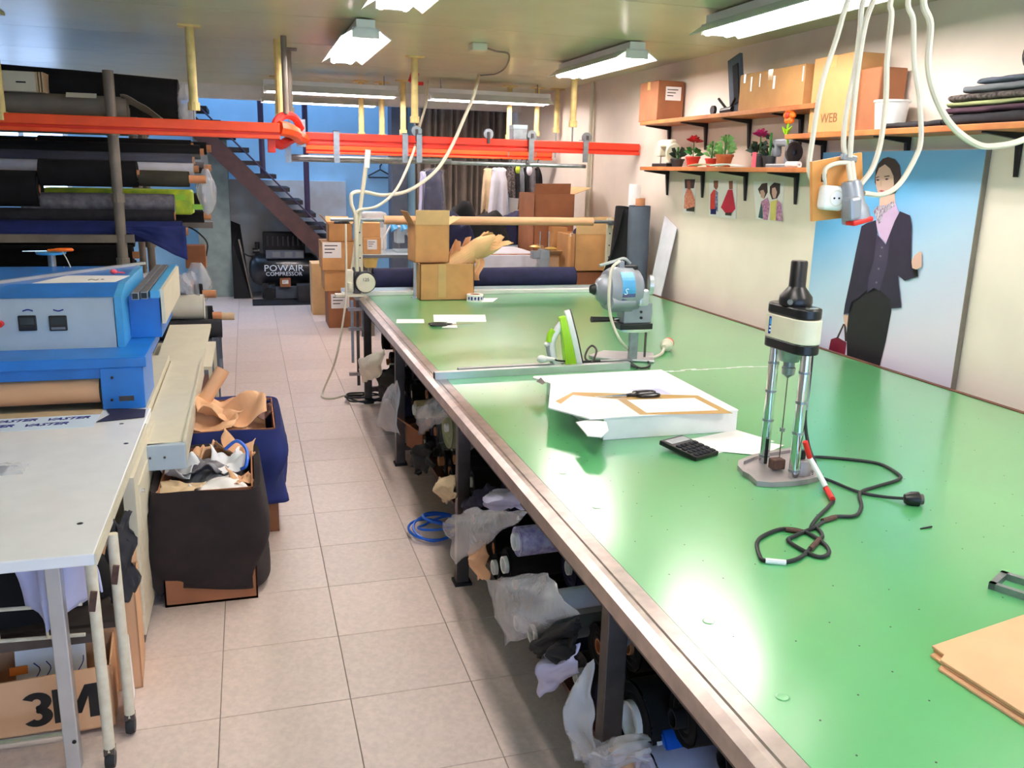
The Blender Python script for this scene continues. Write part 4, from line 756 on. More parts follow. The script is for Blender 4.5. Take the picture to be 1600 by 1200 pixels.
pr('printed_vest', [(390, 440), (402, 450), (432, 486), (452, 446), (438, 580), (402, 704), (376, 690), (345, 714), (352, 640), (376, 560)], 'vest')
for x, y in ((414, 500), (407, 540), (398, 600), (388, 664)): pr('printed_button', [(x-6, y), (x, y-6), (x+6, y), (x, y+6)], 'greyfab')
pr('printed_hand', [(552, 565), (565, 540), (590, 518), (600, 522), (600, 590), (575, 604), (556, 596)], 'skin'); pr('printed_cuff', [(560, 602), (582, 604), (584, 634), (564, 630)], 'black')
# ---- three photo prints on the wall under the shelf
def photo(label, corners, shapes):
    f_ = lambda x, y, dx=0: P(1060+x/8.89, 270+y/8.89, X=XW-.003-dx); t = thing('photo_print', label, 'photograph', f_(*corners[2]), 'photo prints under the shelf')
    G().poly([f_(*c_) for c_ in corners]).build('paper', A['paper'], t, solid=.002)
    for i, (nm, m, pts) in enumerate(shapes): G().poly([f_(x, y, .0016+.0005*i) for x, y in pts]).build(nm, A[m], t)
photo('photo print of a child in an orange flowered top', [(60, 85), (240, 85), (228, 560), (65, 555)], [('printed_background', 'hair', [(85, 90), (235, 90), (215, 215), (90, 215)]), ('printed_face', 'printskin', [(118, 110), (165, 105), (170, 230), (150, 260), (125, 230)]), ('printed_clothes', 'printorange', [(85, 320), (120, 220), (180, 240), (230, 380), (225, 480), (150, 505), (75, 495)]), ('printed_trousers', 'olive', [(110, 500), (225, 470), (220, 540), (110, 530)])])
photo('photo print of two children in red and blue clothes', [(430, 95), (815, 105), (800, 640), (425, 600)], [('printed_head', 'printskin', [(490, 110), (552, 108), (550, 200), (525, 240), (492, 200)]), ('printed_jacket', 'railred', [(445, 300), (490, 235), (515, 240), (510, 500), (440, 510)]), ('printed_jacket', 'printblue', [(515, 240), (550, 270), (548, 545), (505, 500)]), ('printed_trousers', 'navybright', [(445, 505), (525, 500), (522, 578), (445, 575)]), ('printed_head', 'printskin', [(700, 115), (755, 110), (752, 225), (705, 230)]), ('printed_coat', 'printred', [(590, 480), (690, 235), (750, 235), (790, 500), (740, 560), (650, 555)]), ('printed_trousers', 'hair', [(650, 555), (738, 550), (735, 596), (650, 590)])])
photo('photo print of two dark-haired children in pink tops', [(1040, 120), (1470, 125), (1440, 680), (1080, 640)], [('printed_hair', 'hair', [(1105, 225), (1160, 150), (1235, 140), (1240, 270), (1190, 360), (1130, 290)]), ('printed_face', 'skin', [(1135, 250), (1180, 235), (1205, 290), (1185, 360), (1145, 340)]), ('printed_hair', 'hair', [(1270, 190), (1330, 135), (1415, 150), (1410, 280), (1370, 355), (1300, 370), (1268, 280)]), ('printed_face', 'skin', [(1300, 215), (1345, 200), (1370, 270), (1350, 350), (1315, 355), (1298, 290)]), ('printed_top', 'printpink', [(1150, 400), (1240, 340), (1270, 440), (1240, 655), (1180, 650)]), ('printed_top', 'printteal', [(1110, 620), (1150, 410), (1165, 480), (1175, 640)]), ('printed_top', 'printyellow', [(1280, 400), (1380, 370), (1370, 665), (1270, 655)]), ('printed_top', 'printpink', [(1370, 370), (1430, 430), (1445, 670), (1350, 665)])])
# ---- hanging sockets
HY = 2.45; H2 = lambda x, y, dy=0: P(x, y, Y=HY+dy)
t = thing('socket_board', 'hanging plywood board with a white socket and grey connector', 'power socket', H2(1310, 345))
c4_ = [H2(*q) for q in ((1269, 253), (1347, 238), (1350, 337), (1270, 346))]
G().add(c4_+[v+Vector((0, .014, 0)) for v in c4_], [(3, 2, 1, 0), (4, 5, 6, 7), (0, 1, 5, 4), (1, 2, 6, 5), (2, 3, 7, 6), (3, 0, 4, 7)]).build('board', A['plywood'], t)
sc_ = H2(1292, 309); G().box((sc_.x, HY-.022, sc_.z), (.082, .044, .078), RY(3)).build('socket', A['white'], t, bevel=.014, seg=3); G().lathe([(.026, 0), (.022, .0), (.02, -.012), (0, -.012)], (sc_.x+.004, HY-.0445, sc_.z), (0, -1, 0), 20).build('socket_well', A['ivory'], t, smooth=True)
for s_ in (-1, 1): G().cyl((sc_.x+.004+s_*.009, HY-.046, sc_.z), (sc_.x+.004+s_*.009, HY-.043, sc_.z), .0032).build('pin_hole', A['black'], t)
G().tube([H2(1289, 288, -.02), H2(1288, 272, -.03), H2(1292, 262, -.03), H2(1305, 256, -.03), H2(1322, 254, -.02), H2(1330, 258, -.02)], .007, 8, sm=5).build('lead', A['cordwhite'], t, smooth=True); G().cyl(H2(1287, 284, -.02), H2(1288, 272, -.02), .009).build('gland', A['black'], t)
G().box(H2(1326, 247, -.01), (.055, .02, .022), RY(8)).build('cable_clamp', A['galv'], t, bevel=.004)
a, b = H2(1329, 283, -.05), H2(1338, 345, -.06); G().lathe([(0, 0), (.026, 0), (.032, .012), (.034, .075), (.042, .09), (.044, .13), (0, .13)], a, b-a, 18).build('connector_body', A['greytool'], t, smooth=True)
G().box(H2(1331, 326, -.075), (.045, .05, .075), RY(-10)).build('connector_lid', A['greytool'], t, bevel=.01); G().box(H2(1342, 345, -.08), (.075, .05, .016), RY(-14)).build('red_collar', A['red'], t, bevel=.005)
for i in range(2): G().cyl(H2(1325+6*i, 253, -.02), H2(1329+6*i, 284, -.05), .008).build('lead', A['cordwhite'], t)
cabs = [('leftmost white cable looping down behind the plywood board', [(1325, 0), (1308, 57), (1284, 133), (1270, 215), (1264, 263), (1272, 290)], .02), ('white cable running to the left of the clamp on the plywood board', [(1349, 0), (1344, 47), (1335, 111), (1322, 177), (1318, 225), (1322, 246)], -.01), ('white cable running to the right of the clamp on the plywood board', [(1365, 0), (1352, 38), (1341, 104), (1332, 190), (1328, 246)], -.02), ('white cable hanging just right of the clamped pair, ending at the grey connector', [(1392, 0), (1393, 25), (1386, 95), (1384, 158), (1376, 222), (1363, 263), (1345, 288)], -.03), ('white cable looping across the face of the woman on the poster', [(1419, 0), (1427, 32), (1428, 95), (1436, 152), (1439, 215), (1430, 247), (1405, 288), (1379, 304), (1350, 302)], -.05), ('rightmost thick white cable sagging out of the photo at right', [(1443, 0), (1454, 38), (1450, 101), (1462, 152), (1487, 196), (1525, 225), (1557, 228), (1600, 218), (1680, 180), (1760, 60), (1790, -90)], 0)]
for i, (lab, pts, dy) in enumerate(cabs):
    v = [H2(x, y, dy) for x, y in pts]; v = [Vector((1.99+.02*i, HY+.1, ZC-.01)), (v[0]+Vector((1.99+.02*i, HY+.1, ZC)))/2+Vector((.01*(i-2), -.02, 0))]+v
    g = G(); g.tube(v, .0085 if i < 5 else .011, 8, sm=6); tag(g.build('hanging_cable', A['cordwhite'], smooth=True), lab, 'cable', 'white cables hanging from the ceiling')
# ================================================================ fusing press (blue)
def hull(g, top, bot, m=0):
    n = len(top); g.add(list(bot)+list(top), [tuple(range(n-1, -1, -1)), tuple(range(n, 2*n))]+[(i, (i+1) % n, n+(i+1) % n, n+i) for i in range(n)], m); return g
fp_ = thing('fusing_press', 'blue fusing press with a grey control panel and two displays', 'press machine', (-1.1, 4.5, 0))
XR = -.467; XLm = -1.95
G().bb(-.64, XR, 3.97, 4.35, .70, .885).build('roller_bearing_block', A['blue'], fp_, bevel=.004)
G().bb(XLm, XR-.16, 3.99, 4.3, .835, .885).build('front_crossbar', A['blue'], fp_, bevel=.004)
G().bb(XLm, XR+.015, 3.965, 4.6, .885, .93).build('base_frame', A['blue'], fp_, bevel=.004)
G().bb(XLm, -.66, 4.32, 4.6, .68, .885).build('void_shade_block', A['blackmatte'], fp_)  # solid matte black block, paints the shade inside the press mouth
G().lathe([(.02, 0), (.058, 0), (.058, 1.3), (.02, 1.3)], (XLm, 4.05, .775), (1, 0, 0), 24).build('kraft_roller', A['kraft'], fp_, smooth=True); G().cyl((-.652, 4.05, .775), (-.636, 4.05, .775), .062, n=20).build('roller_end', A['black'], fp_)
# control housing
pl = [P(0, 470, Y=4.2), P(176, 460, Y=4.2), P(181, 545, Y=4.2), P(0, 551, Y=4.2)]
zt_, zb_ = P(100, 465, Y=4.2).z, P(100, 548, Y=4.2).z
G().bb(XLm, pl[1].x, 4.2, 4.5, zb_, zt_).build('control_panel', A['panelgrey'], fp_, bevel=.003)
g = G(); hx = pl[1].x+.004; g.prism([(4.195, zt_), (4.36, 1.2), (5.1, 1.2), (5.1, .93), (4.46, .93), (4.2, zb_), (4.21, zt_)], -hx-.03, -XLm, RZ(-90)@RX(90)@RY(180) if False else I4); 
g = G(); prof_ = [(4.19, zt_+.002), (4.38, 1.2), (5.1, 1.2), (5.1, .93), (4.5, .93), (4.5, zt_-.02)]
hull(g, [Vector((hx+.0, y, z)) for y, z in prof_], [Vector((XLm, y, z)) for y, z in prof_]); g.build('top_housing', A['blue'], fp_)
g = G(); sd = [(4.19, zt_+.002), (4.38, 1.2), (5.1, 1.2), (5.1, .93), (4.35, .93), (4.2, zb_)]; hull(g, [Vector((hx+.03, y, z)) for y, z in sd], [Vector((hx, y, z)) for y, z in sd]); g.build('side_panel', A['lightblue'], fp_)
G().bb(hx+.03, XR+.045, 4.42, 5.05, .93, 1.13).build('drive_housing', A['blue'], fp_, bevel=.003)
G().bb(-.64, -.6, 4.22, 4.3, .93, zb_+.01).build('standoff', A['alu'], fp_)
def onp(x, y): return P(x, y, Y=4.196)
for x in (43, 91):
    c = onp(x, 505); o = G().box((c.x, 4.196, c.z), (.072, .012, .068)).build('temperature_controller', A['black'], fp_, bevel=.004); G().box((c.x, 4.1895, c.z+.01), (.056, .002, .03)).build('display', A['screen'], o); G().box((c.x, 4.1895, c.z-.022), (.056, .002, .011)).build('button_row', A['charcoal' if x < 60 else 'greyfab'], o)
    c = onp(x, 485); s_ = 1 if x < 60 else -1; G().tube([(c.x-.02, 4.198, c.z-.003*s_), (c.x, 4.198, c.z+.003*s_), (c.x+.02, 4.198, c.z-.003*s_)], .003, 6, sm=3).build('painted_arc', A['ink'], fp_)
c = onp(1, 506); G().cyl((c.x, 4.2, c.z), (c.x, 4.17, c.z), .014, n=14).build('red_button', A['red'], fp_, smooth=True)
for i, (xo, m) in enumerate(((.0, 'galv'), (.036, 'galv'), (.075, 'lightblue'))):
    x0_ = -.53+xo; o = G().bb(x0_, x0_+(.032 if i < 2 else .04), 4.3+.02*i, 5.5, 1.13, 1.165).build('slide_rail', A[m], fp_, bevel=.002)
    if i < 2: G().bb(x0_+.004, x0_+.028, 4.295+.02*i, 4.302+.02*i, 1.135, 1.16).build('rail_opening', A['black'], o)
G().bb(-.415, -.40, 4.4, 5.4, 1.0, 1.165).build('rail_side', A['cream'], fp_)
for x, y in ((175, 590), (175, 625)): c = P(x, y, Y=3.968); G().cyl((c.x, 3.97, c.z), (c.x, 3.964, c.z), .006).build('bolt', A['black'], fp_)
c = P(198, 622, Y=3.969); G().bb(c.x-.03, c.x+.03, 3.9675, 3.97, c.z-.012, c.z+.01).build('wear_mark', A['darksteel'], fp_)
G().bb(XLm, XR, 4.0, 5.2, 0.0, .68).build('machine_body', A['cream'], fp_)
# things on top
z_ = 1.201; a, b = P(0, 443, Z=z_), P(225, 413, Z=z_); g = G(T(a)@RZ(math.degrees(math.atan2(b.y-a.y, b.x-a.x)))); g.bb(-.5, (b-a).length, -.012, .012, 0, .014); tag(g.build('metal_strip', A['alu']), 'flat silver strip lying diagonally on the blue press', 'metal strip')
sheet('paper_sign', 'white paper sheet lying on top of the blue press', 'paper', [(50, 443), (180, 441), (203, 431), (105, 431)], Z=z_)
text('N°', 'handwriting', A['black'], [o for o in bpy.data.objects if o.get('label', '').startswith('white paper sheet lying on top')][0], T(P(150, 437, Z=z_+.0022))@RZ(-10), .06)
c = P(178, 429, Z=z_+.003); g = G(); g.ball(c+Vector((0, 0, .014)), .014, sq=(1.2, 1, .9)); g.cyl(c+Vector((.01, 0, .012)), c+Vector((.05, 0, .008)), .004); tag(g.build('pink_pin', A['pinkdot'], smooth=True), 'pink push pin on the paper on the blue press', 'pin')
c = P(82, 416, Z=z_); t = thing('tool_post', 'small grey post with a tray standing on the blue press', 'post', c); pz = P(80, 397, Y=c.y).z
G().cyl((c.x, c.y, z_), (c.x, c.y, pz), .02, n=14).build('post', A['galv'], t, smooth=True); G().lathe([(0, 0), (.07, 0), (.075, .012), (.07, .012), (0, .006)], (c.x, c.y, pz), n=20).build('tray', A['lightblue'], t, smooth=True)
scissors('orange-handled scissors lying in the tray on the blue press', Vector((c.x+.0, c.y, pz+.014)), 195, .24, hm='orange')
g = G(); g.tube([(c.x+.06, c.y-.03, pz+.014), (c.x+.085, c.y-.07, pz-.02), (c.x+.1, c.y-.06, pz-.08), (c.x+.08, c.y-.05, pz-.1), (c.x+.065, c.y-.06, pz-.06)], .003, 6, sm=5); tag(g.build('string_loop', A['cordwhite']), 'thin white string hanging off the tool tray', 'string')
# ================================================================ white feed table
ft = thing('feed_table', 'white laminate feed table in front of the blue press', 'table', (-.9, 3.1, 0)); dz = .70
fx = -.447
G().bb(-1.8, fx, 2.43, 3.97, dz-.035, dz).build('tabletop', A['white_gloss'], ft, bevel=.004); G().bb(fx, fx+.006, 2.43, 3.72, dz-.034, dz-.001).build('edge_band', A['cream'], ft)
for x, y in ((125, 818), (197, 693), (190, 662)): c = P(x, y, Z=dz); G().cyl((c.x, c.y, dz), (c.x, c.y, dz+.0006), .009).build('screw_hole', A['black'], ft)
G().bb(-.585, -.545, 2.47, 2.51, 0, dz-.035).build('leg', A['alu'], ft, bevel=.003); G().bb(-1.75, -1.71, 2.47, 2.51, 0, dz-.035).build('leg', A['alu'], ft, bevel=.003)
G().cyl((-1.71, 2.49, .115), (-.58, 2.49, .115), .016, n=10).build('stretcher', A['chrome'], ft, smooth=True); G().cyl((-.555, 2.468, .1), (-.555, 2.466, .1), .006).build('bolt', A['black'], ft)
# printed tape and dark patch
z1_ = dz+.001; tp = thing('printed_tape', 'white tape with blue lettering stuck along the feed table', 'tape', (-.9, 3.85, dz)); G().bb(-1.8, -.64, 3.71, 3.9, dz, dz+.001).build('strip', A['printlight'], tp); G().bb(-1.8, -.64, 3.9, 3.98, dz, dz+.002).build('belt_edge', A['beigefab'], tp)
for r_ in range(2):
    for i in range(6): text('VASTER', 'lettering', A['ink'], tp, T(-.76-.2*i-.07*r_, 3.855-.075*r_, dz+.0012)@RZ(3), .048, shear=.4, bold=.0015)
sheet('black_tape_patch', 'ragged black tape patch where the feed table meets the tray', 'tape', [(150, 660), (226, 652), (228, 640), (165, 638), (172, 648)], Z=dz+.002, m='navy')
# small clear bag on the table
c = P(12, 735, Z=dz); t = thing('plastic_pouch', 'clear plastic pouch lying on the white feed table', 'plastic bag', c); g = G(); g.grid(lambda u, v: c+Vector((-.12+.18*u, -.06+.12*v, .004+.02*sin(pi*u)*sin(pi*v)+.006*nz(u*7, v*7))), 14, 10); g.build('film', A['plastic'], t, smooth=True); G().bb(c.x-.07, c.x+.0, c.y-.03, c.y+.03, dz+.003, dz+.008).build('contents', A['greyfab'], t, bevel=.002)
# ================================================================ cream side tray and cabinet
tr = thing('output_tray', 'cream painted steel tray beside the blue press', 'machine tray', (-.36, 4.6, .5)); tz = .645
g = G(); hull(g, [Vector(v) for v in ((-.46, 3.58, tz), (-.285, 3.62, tz), (-.285, 5.2, tz), (-.46, 5.2, tz), (-.46, 4.0, tz))], [Vector(v) for v in ((-.46, 3.58, tz-.025), (-.285, 3.62, tz-.025), (-.285, 5.2, tz-.025), (-.46, 5.2, tz-.025), (-.46, 4.0, tz-.025))]); g.build('tray_floor', A['cream'], tr)
g = G(); hull(g, [Vector(v) for v in ((-.285, 5.2, tz), (-.27, 6.1, tz+.055), (-.53, 6.1, tz+.055), (-.54, 5.2, tz))], [Vector(v) for v in ((-.285, 5.2, tz-.02), (-.27, 6.1, tz+.035), (-.53, 6.1, tz+.035), (-.54, 5.2, tz-.02))]); g.build('back_slope', A['cream'], tr)
G().bb(-.46, -.284, 3.575, 3.61, tz-.105, tz-.0).build('front_lip', A['panelgrey'], tr, bevel=.003); G().bb(-.295, -.284, 3.6, 5.2, tz-.09, tz+.008).build('side_lip', A['cream'], tr)
for i in range(2): c = (-.42+.055*i, 3.574, tz-.05); G().cyl(c, (c[0], 3.57, c[2]), .005).build('rivet', A['darksteel'], tr)
for y in (4.2, 5.1): G().bb(-.455, -.415, y, y+.04, 0, tz-.025).build('leg', A['cream'], tr)
cb = thing('side_cabinet', 'narrow cream steel cabinet under the feed table corner', 'cabinet', (-.42, 3.5, 0)); G().bb(-.62, -.43, 3.16, 3.97, .04, .42).build('body', A['creamchip'], cb, bevel=.004); G().bb(-.61, -.44, 3.14, 3.16, .06, .4).build('door', A['cream'], cb, bevel=.003); G().bb(-.6, -.44, 3.18, 3.9, 0, .04).build('plinth', A['darksteel'], cb); G().bb(-.435, -.425, 3.25, 3.55, .42, .6).build('bracket_plate', A['cream'], cb); G().cyl((-.43, 3.3, .56), (-.415, 3.3, .56), .008).build('bolt', A['chrome'], cb); G().bb(-.47, -.43, 3.16, 3.9, .42, .66).build('upper_skirt', A['cream'], cb)
# chipped tubular trolley below
tg = thing('tubular_trolley', 'chipped cream tubular trolley on black casters under the feed table', 'trolley', (-.45, 2.55, 0))
for x0_, y0_, lean in ((-.462, 2.46, .0), (-.425, 2.62, .0)):
    g = G().cyl((x0_, y0_, .06), (x0_-.01, y0_+.04, .66), .016, n=12).build('upright', A['creamchip'], tg, smooth=True); cs = G().lathe([(0, -.013), (.026, -.013), (.03, 0), (.026, .013), (0, .013)], (x0_, y0_, .031), (1, 0, 0), 18).build('caster', A['rubber'], tg, smooth=True); G().box((x0_, y0_, .06), (.03, .03, .02)).build('caster_fork', A['darksteel'], cs)
    G().box((x0_-.003, y0_-.0135, .55), (.018, .008, .06), RY(10)).build('rust_patch', A['rust'], tg)
for z in (.38, .48): G().cyl((-1.5, 2.66, z), (-.52, 2.58, z), .006, n=8).build('wire', A['creamchip'], tg)
for i in range(7): G().cyl((-1.4+.13*i, 2.655-.012*i, .38), (-1.4+.13*i, 2.655-.012*i, .48), .004, n=6).build('wire', A['creamchip'], tg)
G().bb(-1.5, -.5, 2.62, 2.66, .33, .36).build('basket_floor', A['darksteel'], tg); G().bb(-1.5, -.45, 2.68, 3.1, .34, .36).build('deck', A['darksteel'], tg)
def drape_heap(name, label, cat, c, w, d_, h, m, seed=0, group=None, bumps=1.6, solid=.0):
    c = Vector(c); g = G()
    def fn(u, v):
        a = 2*pi*u; r_ = 1-.999*v; R_ = r_**.7; e = 1+.22*nz(cos(a)*2+seed, sin(a)*2, v*2)
        zz = h*(1-r_**2.4)*(1+.35*nz(cos(a)*r_*bumps+seed, sin(a)*r_*bumps, 5))+.012*nz(u*9+seed, v*6); return c+Vector((cos(a)*w/2*R_*e, sin(a)*d_/2*R_*e, max(0, zz)))
    g.grid(fn, 28, 12, cu=True); return tag(g.build(name, A[m], smooth=True), label, cat, group)
drape_heap('garment_pile', 'black garments heaped in the trolley basket under the feed table', 'clothes', (-.85, 2.9, .36), .75, .4, .26, 'fabblack', 3)
g = G(); q0_ = P(42, 880, Y=2.58); g.grid(lambda u, v: Vector((-.7+.2*u+.03*v+.02*sin(u*9), 2.57+.05*sin(u*7+v*2)-.02*v, .66-.22*v*(1-.35*abs(u-.35)*1.5)+.01*nz(u*5, v*5))), 18, 12); tag(g.build('hanging_shirt', A['lilacfab'], smooth=True, solid=.006), 'crumpled white shirt hanging over the trolley basket', 'garment')
g = G(); g.grid(lambda u, v: Vector((-.455+.05*u+.012*sin(v*13+u*3), 2.72+.12*u+.025*nz(u*5, v*7), .66-.27*v+.03*nz(u*4, 1))), 12, 14); tag(g.build('hanging_garment', A['charcoal'], smooth=True, solid=.012), 'dark garment stuffed beside the trolley uprights', 'garment')
# cartons below
t = carton('open brown carton printed 3M under the feed table', (-.66, 2.74, 0.02), .36, .22, .21, rz=5, m='kraft', open_=True, flaps=(0, 0, 0, 0)); M3 = T(-.66, 2.74, .02)@RZ(5)
ML = M3@T(0, -.1105, .045)@RX(90)
g = G(ML)
for cy_, a0, a1 in ((.033, -150, 95), (.082, -95, 150)):
    n_ = 14; ro, ri = .036, .012
    for i in range(n_):
        p_, q_ = radians(a0+(a1-a0)*i/n_), radians(a0+(a1-a0)*(i+1)/n_)
        g.prism([(-.032+ro*cos(p_)*1.15, cy_+ro*sin(p_)*.93), (-.032+ro*cos(q_)*1.15, cy_+ro*sin(q_)*.93), (-.032+ri*cos(q_), cy_+ri*sin(q_)), (-.032+ri*cos(p_), cy_+ri*sin(p_))], 0, .0012)
g.build('lettering', A['black'], t)
G(ML).prism([(.012, 0), (.012, .115), (.05, .115), (.076, .06), (.102, .115), (.14, .115), (.14, 0), (.11, 0), (.11, .075), (.088, .02), (.064, .02), (.042, .075), (.042, 0)], 0, .0012).build('lettering', A['black'], t)
g = G(M3); g.box((.0, .02, .16), (.2, .004, .16), RX(-14)); o = tag(g.build('paper_sheet', A['paper']), 'scribbled white sheet standing in the open 3M carton', 'paper')
g = G(M3)
for i in range(5): g.tube([(-.06+.03*i, .012, .12), (-.03+.03*i, .004, .17), (-.045+.035*i, -.001, .2)], .0016, 5, sm=3)
g.build('scribble', A['ink'], o); G(M3).box((-.09, .012, .175), (.05, .003, .025), RX(-14)).build('orange_tag', A['orangetag'], o)
t = carton('tall narrow brown carton behind the trolley uprights', (-.5, 2.99, 0), .15, .24, .36, rz=4, m='kraft', open_=True, flaps=(0, 1, 0, 0)); drape_heap('navy_cloth', 'navy cloth stuffed inside the tall narrow carton', 'cloth', (-.5, 2.99, .2), .12, .2, .1, 'navybright', 5)
g = G(T(-.437, 2.72, 0)@RX(6)); g.bb(-.002, .002, -.07, .1, 0, .24); tag(g.build('card_sheet', A['paper']), 'white card sheet leaning against the trolley upright', 'paper')
# ================================================================ cloth-covered waste bins
def bin_(label, x0, x1, y0, y1, h, m, seed, skirt=.06, sag=.04):
    t = thing('waste_bin', label, 'waste bin', ((x0+x1)/2, (y0+y1)/2, 0), 'cloth-covered waste cartons'); cx_, cy_ = (x0+x1)/2, (y0+y1)/2; w, d_ = x1-x0, y1-y0
    g = G(); th = .006; i_ = .02; X0, X1, Y0_, Y1_ = x0+i_, x1-i_, y0+i_, y1-i_
    for a in ((X0, X1, Y0_, Y0_+th), (X0, X1, Y1_-th, Y1_), (X0, X0+th, Y0_, Y1_), (X1-th, X1, Y0_, Y1_)): g.bb(*a, 0, h-.01)
    g.bb(X0, X1, Y0_, Y1_, 0, .01); g.build('carton', A['cartondark'], t)
    g = G()
    def per(u):
        u = (u % 1)*4; k_ = int(u); f_ = u-k_; e = .06; pts_ = [(-1, -1), (1, -1), (1, 1), (-1, 1)]; a, b = pts_[k_], pts_[(k_+1) % 4]; x, y = a[0]+(b[0]-a[0])*f_, a[1]+(b[1]-a[1])*f_; s = (abs(x)**8+abs(y)**8)**(1/8); return x/s, y/s
    def fn(u, v):
        x, y = per(u); rimz = h+.012*nz(u*6, seed)-sag*.3*(1+cos(u*8*pi))*.2
        if v < .3: q = v/.3; return Vector((cx_+x*w/2*.94, cy_+y*d_/2*.94, rimz-.18*(1-q)))
        q = (v-.3)/.7; fo = .012*sin(u*40+q*9+2*sin(u*9+seed))*q**.7+.05*nz(u*7+seed, q*2.5+u*3, seed)*q+.02*sin(q*pi); bot = skirt+.05*nz(u*4+seed, 2)
        s = 1+(fo+.012)/(w/2); return Vector((cx_+x*(w/2+fo+.008), cy_+y*(d_/2+fo+.008), rimz-(rimz-bot)*q+.01*sin(q*pi)))
    g.grid(fn, 120, 26, cu=True); g.build('cloth_cover', A[m], t, smooth=True, solid=.006)
    return t
bin_('carton bin draped in brown-black cloth, nearest the feed table', -.41, -.01, 3.42, 4.02, .5, 'brownblack', 1.3)
bin_('carton bin draped in navy cloth behind the dark brown one', -.33, .1, 4.1, 4.72, .54, 'navybright', 4.1, skirt=.16)
def crumple(label, c, w, d_, h, m, seed, rz=0, name='waste_paper', cat='paper', fold_=.8, grp=None, solid=.002, tilt=0):
    M = T(c)@RZ(rz)@RX(tilt); g = G(M)
    def fn(u, v):
        a = (u-.5)*w; b = (v-.5)*d_; k_ = seed*1.7; z = h*(.55*nz(u*1.5+k_, v*1.4)+.5*abs(nz(u*2.6+k_, v*2.2, 2))+.75*abs(u-.5+.4*(v-.5)*sin(k_))+.5*max(0, v-.65)*2*(.5+.5*cos(k_))); return Vector((a*(1-.3*abs(nz(k_, v*2))), b+.03*nz(u*3, k_), max(-.01, z)))
    g.grid(fn, 14, 14); return tag(g.build(name, A[m], solid=solid, smooth=True), label, cat, grp)
W1 = 'waste in the brown-black bin'
for i, (lab, c, w, d_, h, m, rz) in enumerate((('broad white board scrap at front of the brown-black bin', (-.16, 3.53, .455), .2, .2, .04, 'paper', 20), ('brown card scrap at front left of the brown-black bin', (-.31, 3.52, .45), .17, .16, .05, 'beigefab', -15), ('crumpled white paper at left of the brown-black bin', (-.34, 3.75, .46), .14, .14, .11, 'white', 40), ('crumpled grey patterned paper in middle of the brown-black bin', (-.22, 3.72, .45), .14, .16, .1, 'quilt', 70), ('white tissue crumple in middle of the brown-black bin', (-.13, 3.76, .46), .14, .12, .1, 'paper', 10), ('curled kraft scrap standing at back of the brown-black bin', (-.27, 3.9, .45), .12, .14, .13, 'kraft', 130), ('pointed kraft scrap at back right of the brown-black bin', (-.1, 3.9, .46), .13, .14, .13, 'kraft', 75), ('small kraft scrap beside the blue strap in the bin', (-.08, 3.6, .45), .1, .1, .07, 'kraft', 15))):
    crumple(lab, c, w, d_, h, m, 2.3*i+1, rz, grp=W1)
g = G(); g.grid(lambda u, v: Vector((-.33+.26*u, 3.46+.5*v, .38+.09*(1-(2*u-1)**2)*(1-(2*v-1)**2)+.03*nz(u*5, v*5, 3))), 16, 16); tag(g.build('waste_heap', A['greyfab']), 'grey fabric waste lying deep inside the brown-black bin', 'waste')
g = G(); g.tube([(-.14, 3.84, .53), (-.09, 3.8, .575), (-.05, 3.74, .55), (-.055, 3.68, .5), (-.075, 3.7, .48)], .008, 6, sm=6); tag(g.build('blue_strap', A['bluestrap'], smooth=True), 'short blue plastic strap curling out of the brown-black bin', 'strap')
W2 = 'waste in the navy bin'
for i, (lab, c, w, d_, h, m, rz, tl) in enumerate((('large crumpled kraft sheet rising from the navy bin', (-.15, 4.4, .53), .34, .34, .16, 'kraft', 20, 6), ('kraft sheet hanging over the navy bin front edge', (-.2, 4.26, .52), .24, .22, .09, 'kraft', -12, 10), ('dark cloth scrap at right edge of the navy bin', (.03, 4.5, .5), .1, .2, .06, 'wooddark', 0, 0))):
    crumple(lab, c, w, d_, h, m, 7.7*i+2, rz, grp=W2, tilt=tl)
roll('rolled kraft paper standing up from the navy bin', P(318, 628, Y=4.5), P(348, 578, Y=4.55), .035, 'kraft', core=.018, ext=.0, cm='kraft', cat='paper roll')
g = G(); g.grid(lambda u, v: Vector((-.28+.32*u, 4.16+.5*v, .42+.06*(1-(2*u-1)**2)+.03*nz(u*5, v*5, 9))), 14, 14); tag(g.build('waste_heap', A['kraft']), 'flattened kraft waste filling the navy bin', 'waste')
# ================================================================ fabric rack at left
RY_ = 6.75; rk = thing('fabric_rack', 'grey tubular steel rack loaded with fabric rolls', 'rack', (-1.8, 7.3, 0))
for px, y in ((182, RY_), (228, 8.3), (214, 9.0)):
    x = P(px, 280, Y=y).x; ztop = P(172, 110, Y=RY_).z if px == 182 else 2.3
    p_ = G().cyl((x, y, 0), (x, y, ztop), .036 if px == 182 else .032, n=12).build('post', A['greypole'], rk, smooth=True)
    for z in (1.05, 1.5, 1.95): G().cyl((x, y, z-.03), (x, y, z+.03), .045, n=12).build('collar', A['greypole'], p_)
    G().cyl((-2.9, y, 0), (-2.9, y, ztop), .036, n=12).build('post', A['greypole'], rk, smooth=True)
LV = [P(100, 372, Y=RY_).z, P(100, 300, Y=RY_).z+.0, P(100, 188, Y=RY_).z]
xr_ = P(186, 372, Y=RY_).x
LVz = [LV[0], LV[2]-.02]
for z in LVz:
    for y in (RY_, 8.3): G().bb(-3.0, xr_+.1 if z != LVz[0] or y < 7 else -.3, y-.025, y+.025, z-.03, z+.025).build('crossbeam', A['greypole'], rk)
    for x in (-2.9, xr_): G().bb(x-.02, x+.02, RY_, 8.3, z-.028, z+.022).build('side_beam', A['greypole'], rk)
GR = 'fabric rolls on the rack'
